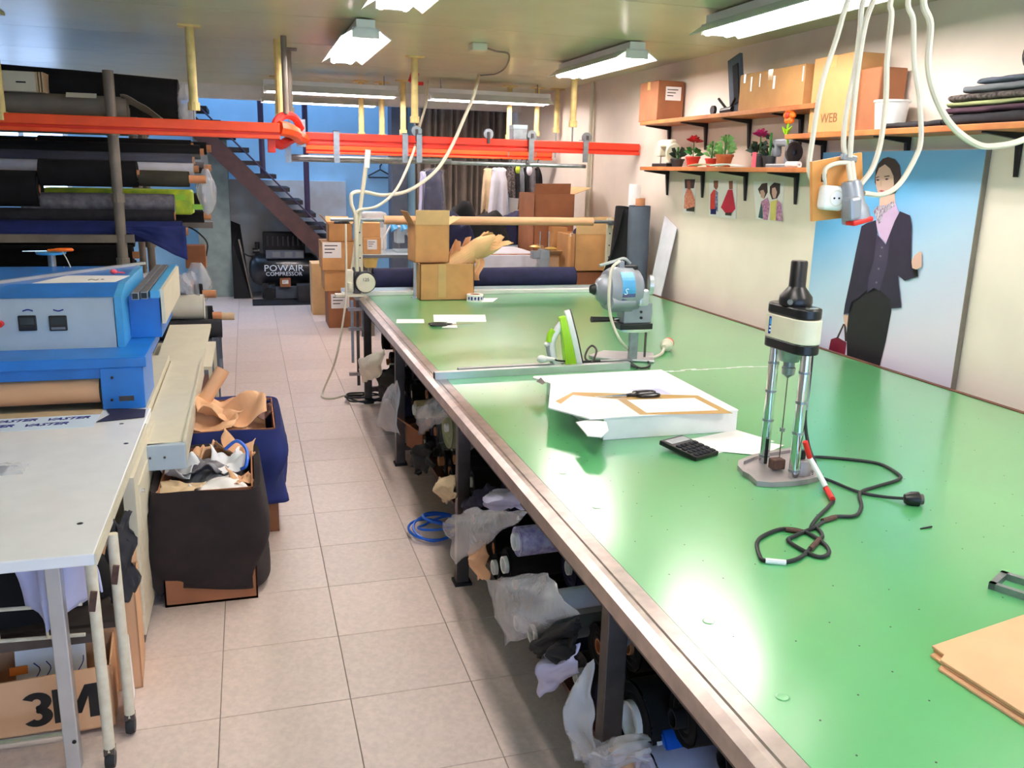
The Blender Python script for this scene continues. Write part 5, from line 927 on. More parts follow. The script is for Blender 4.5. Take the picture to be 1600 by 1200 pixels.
def rroll(label, px1, py, rpx, Y, m, x0=-2.7, tilt=0, core=.03, ext=.06, cm='core', wrap=None, seed=0):
    q = P(px1, py, Y=Y); r_ = rpx*hypot(q.x, Y)/FPX; return roll(label, (x0, Y, q.z+tilt), (q.x, Y, q.z), r_, m, min(core, r_*.6), ext, cm, GR, wrap=wrap, seed=seed)
# level 1 (bottom)
rroll('navy blue fabric roll drooping at the bottom level of the rack', 285, 362, 15, 6.9, 'navybright', seed=1, ext=.04)
rroll('dark grey fabric roll just above the drooping navy one', 272, 338, 10, 6.95, 'charcoal', seed=2, ext=.01)
rroll('grey quilted roll in clear plastic under the lime board', 272, 318, 13, 6.98, 'quilt', x0=P(36, 318, Y=6.98).x, seed=3, ext=.0, core=.02)
a = P(72, 308, Y=7.3); b = P(302, 316, Y=7.3); t = thing('lime_board_roll', 'lime green patterned padding slab on the rack', 'padding', (a+b)/2); G().bb(a.x, b.x, 7.18, 7.42, b.z-.09, b.z+.095).build('slab', A['lime'], t, bevel=.02, seg=3); G().bb(b.x-.05, b.x+.001, 7.2, 7.4, b.z-.08, b.z+.08).build('end_face', A['lime'], t)
for i in range(9):
    G().bb(a.x+.03+i*.125, a.x+.11+i*.125, 7.178, 7.181, b.z-.05+.07*(i % 2), b.z-.01+.07*(i % 2)).build('printed_block', A['green'], t)
rroll('black fabric roll with white end tucked behind the lime slab', 318, 312, 9, 7.6, 'fabblack', seed=4, ext=.02, cm='white')
rroll('black fabric roll low at the back of the rack', 318, 338, 9, 7.8, 'fabblack', seed=5)
g = G(); g.grid(lambda u, v: Vector((P(190+100*u, 345, Y=6.85).x, 6.79+.02*sin(u*8)+.01*nz(u*5, v*5), P(200, 352, Y=6.85).z-(.05+.22*u**1.5*(1-.5*max(0, u-.8)*5*.2))*v)), 16, 10); tag(g.build('navy_cloth_end', A['navybright'], smooth=True, solid=.006), 'loose navy cloth end hanging down from the rack', 'cloth')
# black rolls added as a dark backing low behind the press
for i, (zq, yq, lab) in enumerate(((.98, 8.0, 'black roll added as dark backing behind the tool tray, upper one'), (.84, 8.15, 'black roll added as dark backing behind the tool tray, middle one'), (.7, 8.0, 'black roll added as dark backing behind the tool tray, bottom one'), (1.12, 8.15, 'black roll added as dark backing behind the tool tray, topmost one'))): roll(lab, (-2.85, yq, zq), (-.95, yq, zq), .085, 'fabblack', group=GR, seed=i+30)
G().bb(-3.0, -.9, 7.85, 8.3, .56, .61).build('backing_deck', A['greypole'], rk)  # deck added to carry the dark backing rolls
# level 2
rroll('black fabric roll at the far left of the middle level', 62, 295, 24, 6.95, 'fabblack', seed=6, ext=.0)
rroll('olive black fabric roll with orange core on the middle level', 295, 280, 11, 7.0, 'olive', x0=P(218, 280, Y=7.0).x, seed=7, ext=.12)
rroll('black fabric roll in front on the middle level', 214, 272, 18, 6.98, 'fabblack', x0=P(64, 272, Y=6.98).x, seed=8, ext=.02)
rroll('white fabric roll among the black ones on the middle level', 302, 264, 8, 7.3, 'whitefab', seed=9, ext=.04)
rroll('navy roll in clear plastic on the middle level', 300, 251, 9, 7.35, 'navy', seed=10, wrap='clear', ext=.02)
rroll('charcoal roll with an orange core near the back of the rack', 318, 262, 8, 7.7, 'charcoal', seed=21, ext=.06)
rroll('upper black fabric roll of the middle level', 312, 238, 10, 7.4, 'fabblack', seed=11, ext=.03)
rroll('topmost black fabric roll of the middle level', 298, 229, 9, 7.6, 'fabblack', x0=P(62, 229, Y=7.6).x, seed=12, ext=.02)
rroll('black fabric roll behind the topmost one on the middle level', 322, 232, 9, 7.95, 'fabblack', x0=-2.2, seed=13, ext=.04)
# level 3 (top)
rroll('big black fabric roll in plastic film on top of the rack', 278, 156, 27, 7.1, 'fabblack', tilt=.09, seed=14, ext=.0)
rroll('grey wrapped roll lying in front on top of the rack', 200, 170, 15, 6.92, 'greysheet', tilt=.02, seed=15, ext=.0, core=.02)
g = G(); g.grid(lambda u, v: Vector((P(190+75*u, 160, Y=6.9).x, 6.84+.12*v, P(190, 160, Y=6.9).z+.05-.2*u**1.6-.05*v+.01*nz(u*4, v*4))), 14, 6); tag(g.build('grey_wrapper', A['greysheet'], smooth=True, solid=.004), 'loose grey wrapping sheet sagging at the rack top', 'sheet')
q = P(70, 146, Y=6.9); t = thing('pattern_box', 'cream flat box lying on top of the rack', 'box', (q.x-.25, 6.9, q.z)); G().bb(q.x-.6, q.x-.03, 6.8, 7.05, q.z+.0, q.z+.13).build('body', A['cream'], t, bevel=.004)
for i in range(3): G().bb(q.x-.028+.018*i, q.x-.018+.018*i, 6.8, 7.05, q.z, q.z+.13).build('card_edge', A['beigefab'], t)
G().bb(q.x-.15, q.x-.09, 6.798, 6.8, q.z+.055, q.z+.065).build('print', A['charcoal'], t)
sheet_q = P(127, 149, Y=6.8); g = G(); g.box(sheet_q, (.19, .004, .04), RX(-40)); tag(g.build('paper_label', A['ivory']), 'small cream label resting on the grey roll atop the rack', 'label')
# plastic and things at the rack end
def bag(label, c, w, d_, h, seed, m='plastic', name='plastic_bag', top=.35):
    c = Vector(c); g = G()
    def fn(u, v):
        a = 2*pi*u; s = (sin(pi*min(1, v*1.05))**.4 if v < .6 else 1-(v-.6)/.4*(1-top))*(1+.28*nz(cos(a)*1.7+seed, sin(a)*1.7, v*3)); s = max(.05, s)
        return c+Vector((cos(a)*w/2*s+.04*nz(v*3, seed)*w, sin(a)*d_/2*s, h*v))
    g.grid(fn, 26, 18, cu=True); return tag(g.build(name, A[m], smooth=True), label, 'plastic bag')
q = P(310, 295, Y=7.2); bag('crinkled clear bag hanging at the rack end by the lime slab', (q.x+.06, 7.2, q.z-.2), .14, .14, .35, 3); q = P(282, 175, Y=7.0); bag('crinkled clear film end of the top roll', (q.x+.04, 7.05, q.z-.1), .14, .2, .3, 5)
q = P(310, 405, Y=7.4); ct = carton('small orange-brown carton hanging on a cord at the rack end', (q.x-.05, 8.2, q.z-.09), .17, .15, .2, m='cartondark', tape=False); q2 = P(306, 395, Y=8.2); ct.location = (q2.x, 8.2, P(306, 418, Y=8.2).z); g = G(); zc9 = P(306, 418, Y=8.2).z
g.tube([(q2.x+.085, 8.2, zc9+.1), (q2.x+.1, 8.2, zc9+.22), (q2.x+.02, 8.25, LVz[0]-.06), (q2.x-.05, 8.27, LVz[0]-.02)], .007, 6, sm=4); W[ct] = T(ct.location); g.build('cord', A['cordblack'], ct)
# low trolley with rolls beyond the press
lt_ = thing('roll_trolley', 'blue-grey steel trolley holding rolls beyond the cream tray', 'trolley', (-.5, 6.9, 0))
for x, y in ((-.27, 6.55), (-.27, 7.35), (-.76, 6.55), (-.76, 7.35)): G().bb(x-.02, x+.02, y-.02, y+.02, 0, .52).build('leg', A['slate'], lt_)
for z in (.2, .5): G().bb(-.78, -.25, 6.53, 7.37, z-.02, z).build('deck', A['slate'], lt_)
GT = 'rolls on the low trolley'
roll('dark slate fabric roll in front on the low trolley', (-.78, 6.62, .575), (P(345, 495, Y=6.62).x, 6.62, .575), .07, 'charcoal', ext=.0, group=GT)
roll('black roll with orange core lying on the low trolley', (-.78, 6.8, .58), (-.38, 6.8, .58), .07, 'fabblack', ext=.08, group=GT, seed=3)
roll('cream plastic-wrapped roll on the low trolley', (-.76, 6.68, .73), (P(318, 470, Y=6.68).x, 6.68, .73), .09, 'ivory', ext=.0, group=GT, wrap='clear', seed=4)
roll('white plastic-wrapped roll topmost on the low trolley', (-.76, 6.75, .9), (P(298, 445, Y=6.75).x, 6.75, .88), .07, 'whitefab', ext=.02, group=GT, wrap='plastic', seed=5)
roll('black roll near the back of the low trolley', (-.76, 7.05, .6), (-.3, 7.05, .6), .08, 'fabblack', ext=.07, group=GT, seed=6); roll('charcoal roll with a pale wooden core end on the low trolley', (-.76, 7.25, .56), (-.3, 7.25, .56), .05, 'charcoal', ext=.16, cm='beigefab', group=GT, seed=7)
roll('upper black roll with orange core at back of the low trolley', (-.76, 6.98, .78), (-.36, 6.98, .78), .08, 'fabblack', ext=.1, group=GT, seed=8)
q = P(315, 440, Y=7.2); bag('grey plastic bag sitting on the rolls of the low trolley', (q.x-.03, 7.15, .68), .22, .2, .32, 9, 'plastic')
g = G(); g.grid(lambda u, v: Vector((-.52+.16*u, 6.6+.05*nz(u*4, v*4)+.1*v, .99-.3*v*u-.06*v+.03*nz(u*5, v*5))), 14, 12); tag(g.build('plastic_sheet', A['plastic'], smooth=True), 'crinkled clear sheet draped over the trolley rolls', 'plastic sheet')
rg = thing('drawer_unit', 'dark wooden open drawer unit behind the navy bin', 'drawer unit', (-.42, 5.7, 0)); G().bb(-.62, -.25, 5.4, 6.2, 0, .03).build('bottom', A['wooddark'], rg); G().bb(-.62, -.25, 5.4, 6.2, .3, .33).build('shelf', A['wooddark'], rg); G().bb(-.62, -.25, 5.4, 6.2, .54, .56).build('top', A['cream'], rg); G().bb(-.62, -.6, 5.4, 6.2, .03, .54).build('side', A['wooddark'], rg); G().bb(-.27, -.25, 6.16, 6.2, .03, .54).build('post', A['cream'], rg); G().bb(-.27, -.25, 5.4, 5.44, .03, .54).build('post', A['cream'], rg)
carton('orange-brown carton inside the open drawer unit', (-.42, 5.75, .03), .28, .4, .2, m='cartondark', tape=False)
# ================================================================ far end of the room
def cbox(label, x0, y0, x1, y1, Y, d_, z0=None, **kw):
    a = P(x0, y1, Y=Y); b = P(x1, y1, Y=Y); h = P((x0+x1)/2, y0, Y=Y).z-a.z
    return carton(label, ((a.x+b.x)/2, Y+d_/2, a.z if z0 is None else z0), b.x-a.x, d_, h, **kw)
GS = 'cartons stacked by the far table end'
H1 = P(540, 455, Y=9.7).z; H2_ = P(540, 422, Y=9.7).z; H3 = P(540, 378, Y=9.7).z
def cb2(label, x0, x1, za, zb, Y, d_, **kw):
    a = P(x0, 430, Y=Y).x; b = P(x1, 430, Y=Y).x; return carton(label, ((a+b)/2, Y+d_/2, za), b-a, d_, zb-za, **kw)
cb2('bottom carton of the tall stack, with a white label', 512, 572, 0, H1, 9.7, .45, m='cartondark', lab=(-.08, .3, .2, .16), group=GS)
cb2('second carton from the floor in the tall stack', 507, 566, H1+.001, H2_, 9.7, .45, m='carton', group=GS)
cb2('large third carton in the tall stack, with a big label', 504, 564, H2_+.001, H3, 9.68, .45, m='carton', lab=(-.1, .22, .2, .17), group=GS)
t = cb2('small open carton topmost in the tall stack', 515, 552, H3+.001, P(540, 350, Y=9.7).z, 9.72, .3, m='carton', open_=True, flaps=(0, 1, 1, 1), fl_ang=(0, 60, 40, 40), group=GS)
drape_heap('black_bag', 'black plastic bag poking out of the topmost carton', 'bag', (P(535, 350, Y=9.85).x, 9.87, P(540, 356, Y=9.7).z), .24, .22, .08, 'black', 6)
# sewing tables
SZ = P(600, 398, Y=9.1).z
def sew_table(label, x0, x1, y0, y1, z):
    t = thing('sewing_table', label, 'table', ((x0+x1)/2, (y0+y1)/2, 0), 'sewing tables'); G().bb(x0, x1, y0, y1, z-.035, z).build('tabletop', A['panelgrey'], t, bevel=.004); G().bb(x0, x1, y0-.002, y0+.004, z-.034, z-.002).build('edge_band', A['greyfab'], t)
    for x in (x0+.1, x1-.1):
        for y in (y0+.08, y1-.08): G().bb(x-.025, x+.025, y-.025, y+.025, 0, z-.035).build('leg', A['greypole'], t)
    G().bb(x0+.1, x1-.1, y1-.1, y1-.06, .15, .19).build('treadle_bar', A['darksteel'], t); G().bb(x0+.35, x0+.75, y0+.15, y0+.45, .12, .14).build('treadle', A['black'], t)
    G().cyl((x0+.55, y0+.3, .35), (x0+.85, y0+.3, .35), .1, n=16).build('motor', A['black'], t, smooth=True); return t
def sewing(label, c, rz=0, s=1., m='panelgrey'):
    t = thing('sewing_machine', label, 'sewing machine', c, 'industrial sewing machines'); M = T(c)@RZ(rz)@Matrix.Scale(s, 4)
    G(M).bb(-.25, .25, -.09, .09, 0, .03).build('bed', A[m], t, bevel=.006); G(M).bb(.1, .22, -.06, .06, .03, .28).build('column', A[m], t, bevel=.02, seg=3); G(M).bb(-.22, .2, -.05, .05, .19, .3).build('arm', A[m], t, bevel=.025, seg=3); G(M).bb(-.24, -.14, -.055, .055, .1, .29).build('face_head', A[m], t, bevel=.012)
    G(M).cyl((-.19, 0, .03), (-.19, 0, .12), .006).build('needle_bar', A['chrome'], t); G(M).lathe([(0, 0), (.06, 0), (.065, .015), (.06, .03), (0, .03)], (.22, 0, .22), (1, 0, 0), 18).build('handwheel', A['black'], t, smooth=True)
    G(M).cyl((.16, .05, .28), (.16, .05, .45), .005).build('thread_stand', A['chrome'], t); G(M).lathe([(0, 0), (.03, 0), (.015, .09), (0, .09)], (.16, .05, .34), n=12).build('thread_cone', A['rosepink'], t, smooth=True); return t
x0 = P(566, 398, Y=9.1).x; sew_table('grey sewing table carrying two small cartons', x0, x0+1.0, 9.1, 9.75, SZ); sew_table('grey sewing table at the back, beside the curtain', x0+1.05, min(x0+2.1, XW-.05), 9.9, 10.5, SZ)
sewing('pale industrial sewing machine beside the two small cartons', (x0+.62, 9.45, SZ), 8, .95); sewing('pale industrial sewing machine partly hidden behind the stacked carton', (x0+1.6, 10.2, SZ), 0, .95)
cb2('small lower carton with a white label on the sewing table', 568, 596, SZ, P(580, 371, Y=9.15).z, 9.15, .26, m='carton', lab=(0, .1, .1, .1), group='small cartons on the sewing table'); zz_ = P(580, 371, Y=9.15).z
cb2('small plain upper carton on the sewing table', 566, 595, zz_+.001, P(580, 348, Y=9.15).z, 9.16, .26, m='carton', group='small cartons on the sewing table')
a = P(583, 345, Y=9.8); t = thing('white_machine_cover', 'white plastic machine cover standing behind the small cartons', 'machine cover', (a.x, 9.75, SZ)); G().bb(a.x-.12, a.x+.13, 9.62, 9.9, SZ, a.z+.1).build('cover', A['white'], t, bevel=.03, seg=3); G().bb(a.x-.08, a.x+.09, 9.615, 9.622, a.z-.06, a.z+.03).build('window', A['panelgrey'], t)
a = P(580, 406, Y=9.12); t = thing('storage_bin', 'small yellow plastic bin hanging under the sewing table', 'bin', a); hull(G(), [Vector((a.x+s*.07, a.y+q, SZ-.04)) for s, q in ((-1, 0), (1, 0), (1, .2), (-1, .2))], [Vector((a.x+s*.055, a.y+q, SZ-.14)) for s, q in ((-1, .02), (1, .02), (1, .18), (-1, .18))]).build('tub', A['yellowbin'], t); G().bb(a.x-.075, a.x+.075, a.y-.006, a.y+.206, SZ-.05, SZ-.036).build('rim', A['yellowbin'], t)
for i, (xa, xb_) in enumerate(((600, 612), (640, 628))):
    t = thing('machine_lamp', 'white jointed machine lamp ' + ('beside the purple thread cone' if i == 0 else 'leaning toward the stacked carton'), 'lamp', P(xa, 392, Y=9.4)); b_ = P(xa, 372, Y=9.4); q = P(xb_, 349, Y=9.4); bs = Vector((b_.x, 9.4, SZ)); G().cyl(bs, b_, .012).build('lower_arm', A['white'], t); G().cyl(b_, q, .012).build('upper_arm', A['white'], t); G().lathe([(.02, 0), (.05, .08), (.046, .08), (.016, 0)], q, (.5, -.3, -1), 14).build('lamp_shade', A['lightblue'], t, smooth=True)
# ---- boxes on the table
b0 = P(657, 470, Z=TZ); b1 = P(740, 468, Z=TZ); hb = P(700, 413, Y=b0.y).z-TZ
carton('taped tan carton standing on the far end of the green table', ((b0.x+b1.x)/2, b0.y+.16, TZ), b1.x-b0.x, .3, hb, m='carton', open_=True, flaps=(0, 0, 0, 0), group='cartons on the green table')
cA = [o for o in bpy.data.objects if o.get('label', '').startswith('taped tan')][0]; xm = (b0.x+b1.x)/2-.04; G().bb(xm-.03, xm+.03, b0.y+.008, b0.y+.011, TZ+.02, TZ+hb).build('tape', A['tape'], cA)
t = carton('upper tan carton with its front flap folded down', (P(670, 400, Y=6.5).x, 6.52, TZ+hb+.003), P(699, 400, Y=6.4).x-P(645, 400, Y=6.4).x, .24, P(670, 352, Y=6.4).z-TZ-hb, rz=3, m='carton', open_=True, flaps=(1, 0, 1, 1), fl_ang=(8, 0, 60, 30), group='cartons on the green table')
pz = thing('chrome_post', 'short chrome post standing left of the taped carton', 'post', P(650, 465, Z=TZ)); q = P(650, 465, Z=TZ); G().bb(q.x-.02, q.x+.02, q.y-.012, q.y+.012, TZ, TZ+hb).build('post', A['alu'], pz); G().box((q.x, q.y, TZ+.005), (.07, .06, .01)).build('foot', A['alu'], pz)
kp = thing('kraft_waste', 'torn kraft paper tube sticking out of the taped carton', 'paper', P(740, 400, Y=6.45)); a, b = P(700, 418, Y=6.48), P(768, 377, Y=6.42); x_, y_, z_2 = frame(a, b)
g = G(); g.grid(lambda u, v: a+(b-a)*(v*(1+.12*sin(u*17)*v))+(x_*cos(2*pi*u*.92)+y_*sin(2*pi*u*.92))*(.085-.012*v+.02*nz(u*4, v*3)), 26, 10); g.build('tube', A['cartonpale'], kp, solid=.002)
for i, (px, py, qx, qy) in enumerate(((708, 405, 716, 376), (722, 400, 732, 370), (755, 385, 798, 378), (745, 382, 760, 362), (760, 390, 784, 368))):
    a, b = P(px, py, Y=6.46+.02*i), P(qx, qy, Y=6.46+.02*i); s = Vector((.05, 0, .03*(1 if i % 2 else -1))); g = G(); g.grid(lambda u, v: a+(b-a)*v+s*(u-.5)*(1.5-v)+Vector((0, .04*sin(u*3+v*2), .012*nz(u*4+i, v*4))), 6, 6); g.build('torn_piece', A['kraft' if i < 2 else 'cartonpale'], kp, solid=.002)
a = P(750, 395, Y=6.4); g = G(); g.grid(lambda u, v: P(742+14*u-6*v, 404+34*v, Y=6.38+.02*sin(u*4))+Vector((.015*sin(v*6), 0, 0)), 4, 8); g.build('hanging_strip', A['kraft'], kp, solid=.002)
# ---- right: large cartons
GC = 'large cartons piled behind the table'
cbox('tallest brown carton with its flap standing up', 832, 303, 893, 425, 7.9, .5, m='cartondark', open_=True, flaps=(0, 1, 1, 0), fl_ang=(0, 165, 70, 0), group=GC)
a, b = P(834, 303, Y=7.9), P(892, 287, Y=7.88); tb_ = [o for o in bpy.data.objects if o.get('label', '').startswith('tallest brown')][0]; G().add([a, P(891, 303, Y=7.9), b, P(837, 287, Y=7.88)], [(0, 1, 2, 3)]).build('raised_flap', A['cartondark'], tb_, solid=.006)
cb2('brown carton under the tallest one, standing on the floor', 828, 898, 0, P(832, 425, Y=7.9).z-.002, 7.88, .5, m='carton', group=GC)
cbox('open tan carton full of pale clothes at right', 897, 366, 951, 424, 7.2, .36, m='carton', open_=True, flaps=(1, 0, 1, 0), fl_ang=(4, 0, 20, 0), group=GC); carton('lower tan carton under the open one full of clothes', (P(924, 424, Y=7.2).x, 7.39, 0), .28, .36, P(925, 424, Y=7.2).z-.002, m='cartondark', group=GC)
cbox('tall narrow tan carton left of the clothes carton', 862, 355, 884, 425, 7.74, .14, m='carton', tape=False, group=GC); cbox('narrow tan carton with a small sticker beside the clothes carton', 886, 366, 896, 425, 7.3, .3, m='carton', tape=False, lab=(0, .33, .03, .03), group=GC)
cbox('small open tan carton behind the navy roll end', 852, 398, 882, 440, 7.52, .2, m='carton', open_=True, flaps=(1, 0, 1, 1), fl_ang=(60, 0, 30, 20), group=GC)
for i, (px, py, m, s) in enumerate(((905, 362, 'navy', 1), (918, 359, 'whitefab', 2), (932, 361, 'lilacfab', 3), (942, 364, 'whitefab', 4))):
    q = P(px, py+8, Y=7.38); drape_heap('folded_garment', ['navy garment at left in the open clothes carton', 'white crumpled garment in the open clothes carton', 'pale lilac garment in the open clothes carton', 'white garment at right in the open clothes carton'][i], 'garment', (q.x, 7.38, q.z-.02), .1, .26, .1, m, s, 'garments in the open carton')
# low work tables with cloth behind the cutting table
wt = thing('work_table', 'low work table under a white cloth behind the navy roll', 'table', (P(790, 420, Y=7.6).x, 7.8, 0)); xa, xb_ = P(746, 420, Y=7.55).x, P(836, 420, Y=7.55).x; zt2 = P(790, 395, Y=7.6).z
G().bb(xa, xb_, 7.6, 8.3, zt2-.04, zt2-.01).build('tabletop', A['wood'], wt)
for x in (xa+.05, xb_-.05):
    for y in (7.65, 8.25): G().bb(x-.02, x+.02, y-.02, y+.02, 0, zt2-.04).build('leg', A['greypole'], wt)
g = G(); g.grid(lambda u, v: Vector((xa-.02+(xb_-xa+.04)*u+(.08*(v<.4))*(u-.5)*(.4-v)*2.5, 7.585+.7*max(0, (v-.4)/.6)+.012*sin(u*25)*max(0, .4-v)*2.5, zt2-.005-max(0, .4-v)/.4*.35+.004*nz(u*6, v*6))), 40, 16); tag(g.build('white_cloth', A['whitefab'], smooth=True, solid=.004), 'white cloth draped over the low work table', 'cloth')
for i, (px, py, w, h, m, s) in enumerate(((715, 385, .5, .28, 'navy', 2), (765, 380, .55, .3, 'fabblack', 4), (810, 385, .45, .3, 'navy', 6), (735, 365, .4, .35, 'fabblack', 8))):
    q = P(px, py, Y=8.4); drape_heap('garment_pile', ['navy garment pile left of the white work table', 'black garment pile behind the torn kraft tube', 'navy garment pile in front of the tallest carton', 'black garment pile below the wrapped jacket'][i], 'clothes', (q.x, 8.45+.1*i, zt2-.28 if i in (0, 3) else zt2-.0), w, .45, h+(.3 if i in (0, 3) else 0), m, s, 'dark garment piles')
q = P(720, 420, Y=8.4); pl_ = thing('pile_bench', 'low bench carrying the dark garment piles', 'bench', (q.x, 8.45, 0)); G().bb(q.x-.3, xa-.03, 8.2, 8.85, zt2-.33, zt2-.29).build('seat', A['wooddark'], pl_)
for x in (q.x-.26, xa-.08): G().bb(x-.02, x+.02, 8.25, 8.8, 0, zt2-.33).build('trestle', A['greypole'], pl_)
# button machine
q = P(850, 400, Y=7.35); bm_ = thing('button_machine', 'grey button-setting machine with two brass plates', 'machine', (q.x, 7.35, TZ*.9)); zb2 = P(850, 425, Y=7.35).z
G().bb(q.x-.16, q.x+.16, 7.22, 7.5, 0, zb2-.02).build('stand', A['darksteel'], bm_); G().bb(q.x-.14, q.x+.1, 7.25, 7.45, zb2-.02, zb2+.03).build('bed', A['greytool'], bm_, bevel=.006); G().bb(q.x-.05, q.x+.04, 7.3, 7.4, zb2+.03, zb2+.2).build('column', A['greytool'], bm_, bevel=.01); G().bb(q.x-.12, q.x+.04, 7.31, 7.39, zb2+.12, zb2+.19).build('arm', A['greytool'], bm_, bevel=.01)
for s, r_ in ((-1, .05), (1, .055)): G().lathe([(0, 0), (r_, 0), (r_, .006), (r_*.4, .018), (0, .018)], (q.x-.02+s*.075, 7.33, zb2+.215-.008*s), n=20).build('brass_plate', A['brass'], bm_, smooth=True)
for s in (-1, 1): G().cyl((q.x+s*.04, 7.35, zb2+.2), (q.x+s*.04, 7.35, zb2+.36), .005).build('spindle', A['chrome'], bm_)
g = G(); g.grid(lambda u, v: Vector((q.x-.1+.2*u+.03*nz(v*4, u*4), 7.24-.03*sin(u*6), zb2+.14-.2*v+.02*nz(u*5, v*5))), 10, 10); g.build('plastic_cover', A['clear'], bm_, smooth=True)
# standing rolls near the right wall
GN = 'rolls standing at the right wall'; q = P(995, 445, Y=6.62); zt3 = P(995, 322, Y=6.62).z
roll('thick blue-grey fabric roll standing on end by the right wall', (q.x-.01, 6.62, TZ+.004), (q.x-.015, 6.62, zt3), .09, 'slate', core=.035, ext=.06, group=GN); roll('thin navy roll standing right of the blue-grey one', (q.x+.075, 6.76, TZ+.004), (q.x+.07, 6.76, zt3-.04), .04, 'navy', core=.025, ext=.1, group=GN, seed=3)
q2 = P(968, 420, Y=6.72); roll('black fabric roll leaning left of the blue-grey one', (q2.x-.02, 6.78, TZ+.01), (q2.x+.06, 6.86, zt3-.02), .06, 'fabblack', core=.03, ext=.0, group=GN, seed=5)
g = G(); g.grid(lambda u, v: Vector((q2.x-.02+.15*u-(.2*v**1.5)*(1-u), 6.68+.03*sin(u*7), zt3-.03-(zt3-TZ-.05)*v)), 12, 14); tag(g.build('black_cloth', A['fabblack'], smooth=True, solid=.01), 'black cloth hanging beside the standing blue-grey roll', 'cloth')
q3 = P(992, 318, Y=6.88); t = thing('paper_cone', 'white rolled paper standing behind the blue-grey roll', 'paper roll', q3); G().lathe([(.03, 0), (.045, -.4), (.052, .1), (.05, .1), (.03, -.38)], (q3.x+.0, 6.9, q3.z+.06), (.02, 0, 1), 16).build('sheet', A['paper'], t, smooth=True)
g = G(); g.grid(lambda u, v: Vector((XW-.12+.1*v, 6.5-.22*u, TZ+.006+(.62-.08*u)*v)), 6, 6); tag(g.build('white_board', A['whitefab'], solid=.006), 'tall white board leaning on the right wall behind the cutter', 'board')
# ---- hanging garments (far rail)
def garment(label, px, pt, pb, wpx, Y, m, seed=0, plastic=False, wide=1.2, name='hanging_garment', th=.09, rz=0, grp='garments hanging from the far rail'):
    a = P(px, pt, Y=Y); h = a.z-P(px, pb, Y=Y).z; w = wpx*Y/FPX; t = thing(name, label, 'garment', Vector((a.x, Y, a.z-h)), grp); M = T(a.x, Y, a.z)@RZ(rz); g = G(M)
    def fn(u, v):
        a_ = 2*pi*u; sw = .45+.5*min(1, v/.08) if v < .08 else (.95-.17*sin((v-.08)/.2*pi) if v < .28 else .95+(wide-.95)*(v-.28)); f_ = .028*sin(a_*5+seed+v*2)*v; zv = .06*(v/.14) if v < .14 else .06+.94*(v-.14)/.86
        return Vector((cos(a_)*w/2*sw*(1+.06*nz(v*4, seed)), sin(a_)*th/2*(.4+.6*min(1, v*3))+f_, -h*zv+.012*nz(u*6+seed, v*3)-(.03*cos(a_*3+seed) if v > .9 else 0)))
    g.grid(fn, 30, 20, cu=True); g.build('cloth', A[m], t, smooth=True)
    if plastic: g = G(M); g.grid(lambda u, v: fn(u, min(1, v))*1.0+Vector((cos(2*pi*u)*.02, sin(2*pi*u)*.03+.02*nz(u*9, v*9, seed), .02)), 34, 26, cu=True); g.build('plastic_cover', A['film'], t, smooth=True)
    hk = G(M); hk.tube([(-w*.42, 0, -h*.05), (0, 0, .02), (w*.42, 0, -h*.05)], .006, 6); hk.tube([(0, 0, .02), (0, 0, .07), (.02, 0, .09), (.035, 0, .075)], .004, 6, sm=4); hk.build('hanger', A['black'], t); return t
mk('film', (230, 234, 245), .08, var=.0, alpha=.1, bump=1., bscale=9, spec=1.)
garment('dark jacket in shiny plastic film hanging from far rail', 678, 266, 345, 30, 9.15, 'navy', 1, True); garment('grey-white top hanging half behind the wrapped jacket', 662, 268, 340, 14, 9.25, 'lilacfab', 2)
garment('pale grey sleeveless top hanging in the middle of far rail', 780, 262, 345, 28, 8.9, 'whitefab', 3, wide=1.3); garment('beige paper pattern hanging behind the pale grey top', 763, 263, 330, 18, 9.19, 'beigefab', 4)
for i, (px, m, lab) in enumerate(((798, 'felt', 'black and white garment next to the pale grey top'), (806, 'fabblack', 'first black garment right of the pale grey top'), (814, 'greyfab', 'grey garment in the crowded end of far rail'), (822, 'fabblack', 'second black garment in the crowded end of far rail'), (831, 'quilt', 'mottled grey garment in the crowded end of far rail'), (840, 'fabblack', 'black garment nearest the right wall on far rail'))):
    garment(lab, px, 262, 305, 12, 9.1, m, i+6, rz=50)
gl = {o.get('label', ''): o for o in bpy.data.objects}
q = P(809, 265, Y=9.0); g = G(); g.ball(q, .035, sq=(.8, .6, 1.2)); g.build('ribbon', A['lime'], gl['first black garment right of the pale grey top'], smooth=True)['label'] = 'lime green ribbon'
q = P(827, 266, Y=9.0); g = G(); g.ball(q, .04, sq=(.8, .5, 1.4)); g.build('white_cap', A['whitefab'], gl['second black garment in the crowded end of far rail'], smooth=True)['label'] = 'small white cap'  # a white cap, parented to the garment beside it
def hanger(label, px, py, Y): q = P(px, py, Y=Y); g = G(); g.tube([(q.x, Y, q.z), (q.x-.17, Y, q.z-.09), (q.x-.17, Y, q.z-.11), (q.x+.17, Y, q.z-.11), (q.x+.17, Y, q.z-.09), (q.x, Y, q.z), (q.x, Y, q.z+.05), (q.x+.025, Y, q.z+.08)], .011, 6); tag(g.build('coat_hanger', A['black']), label, 'hanger', 'black coat hangers on the wall')
hanger('black coat hanger on the blue wall right of the stairs', 594, 265, YB-.03); hanger('black coat hanger under the staircase', 372, 280, YB-.03)
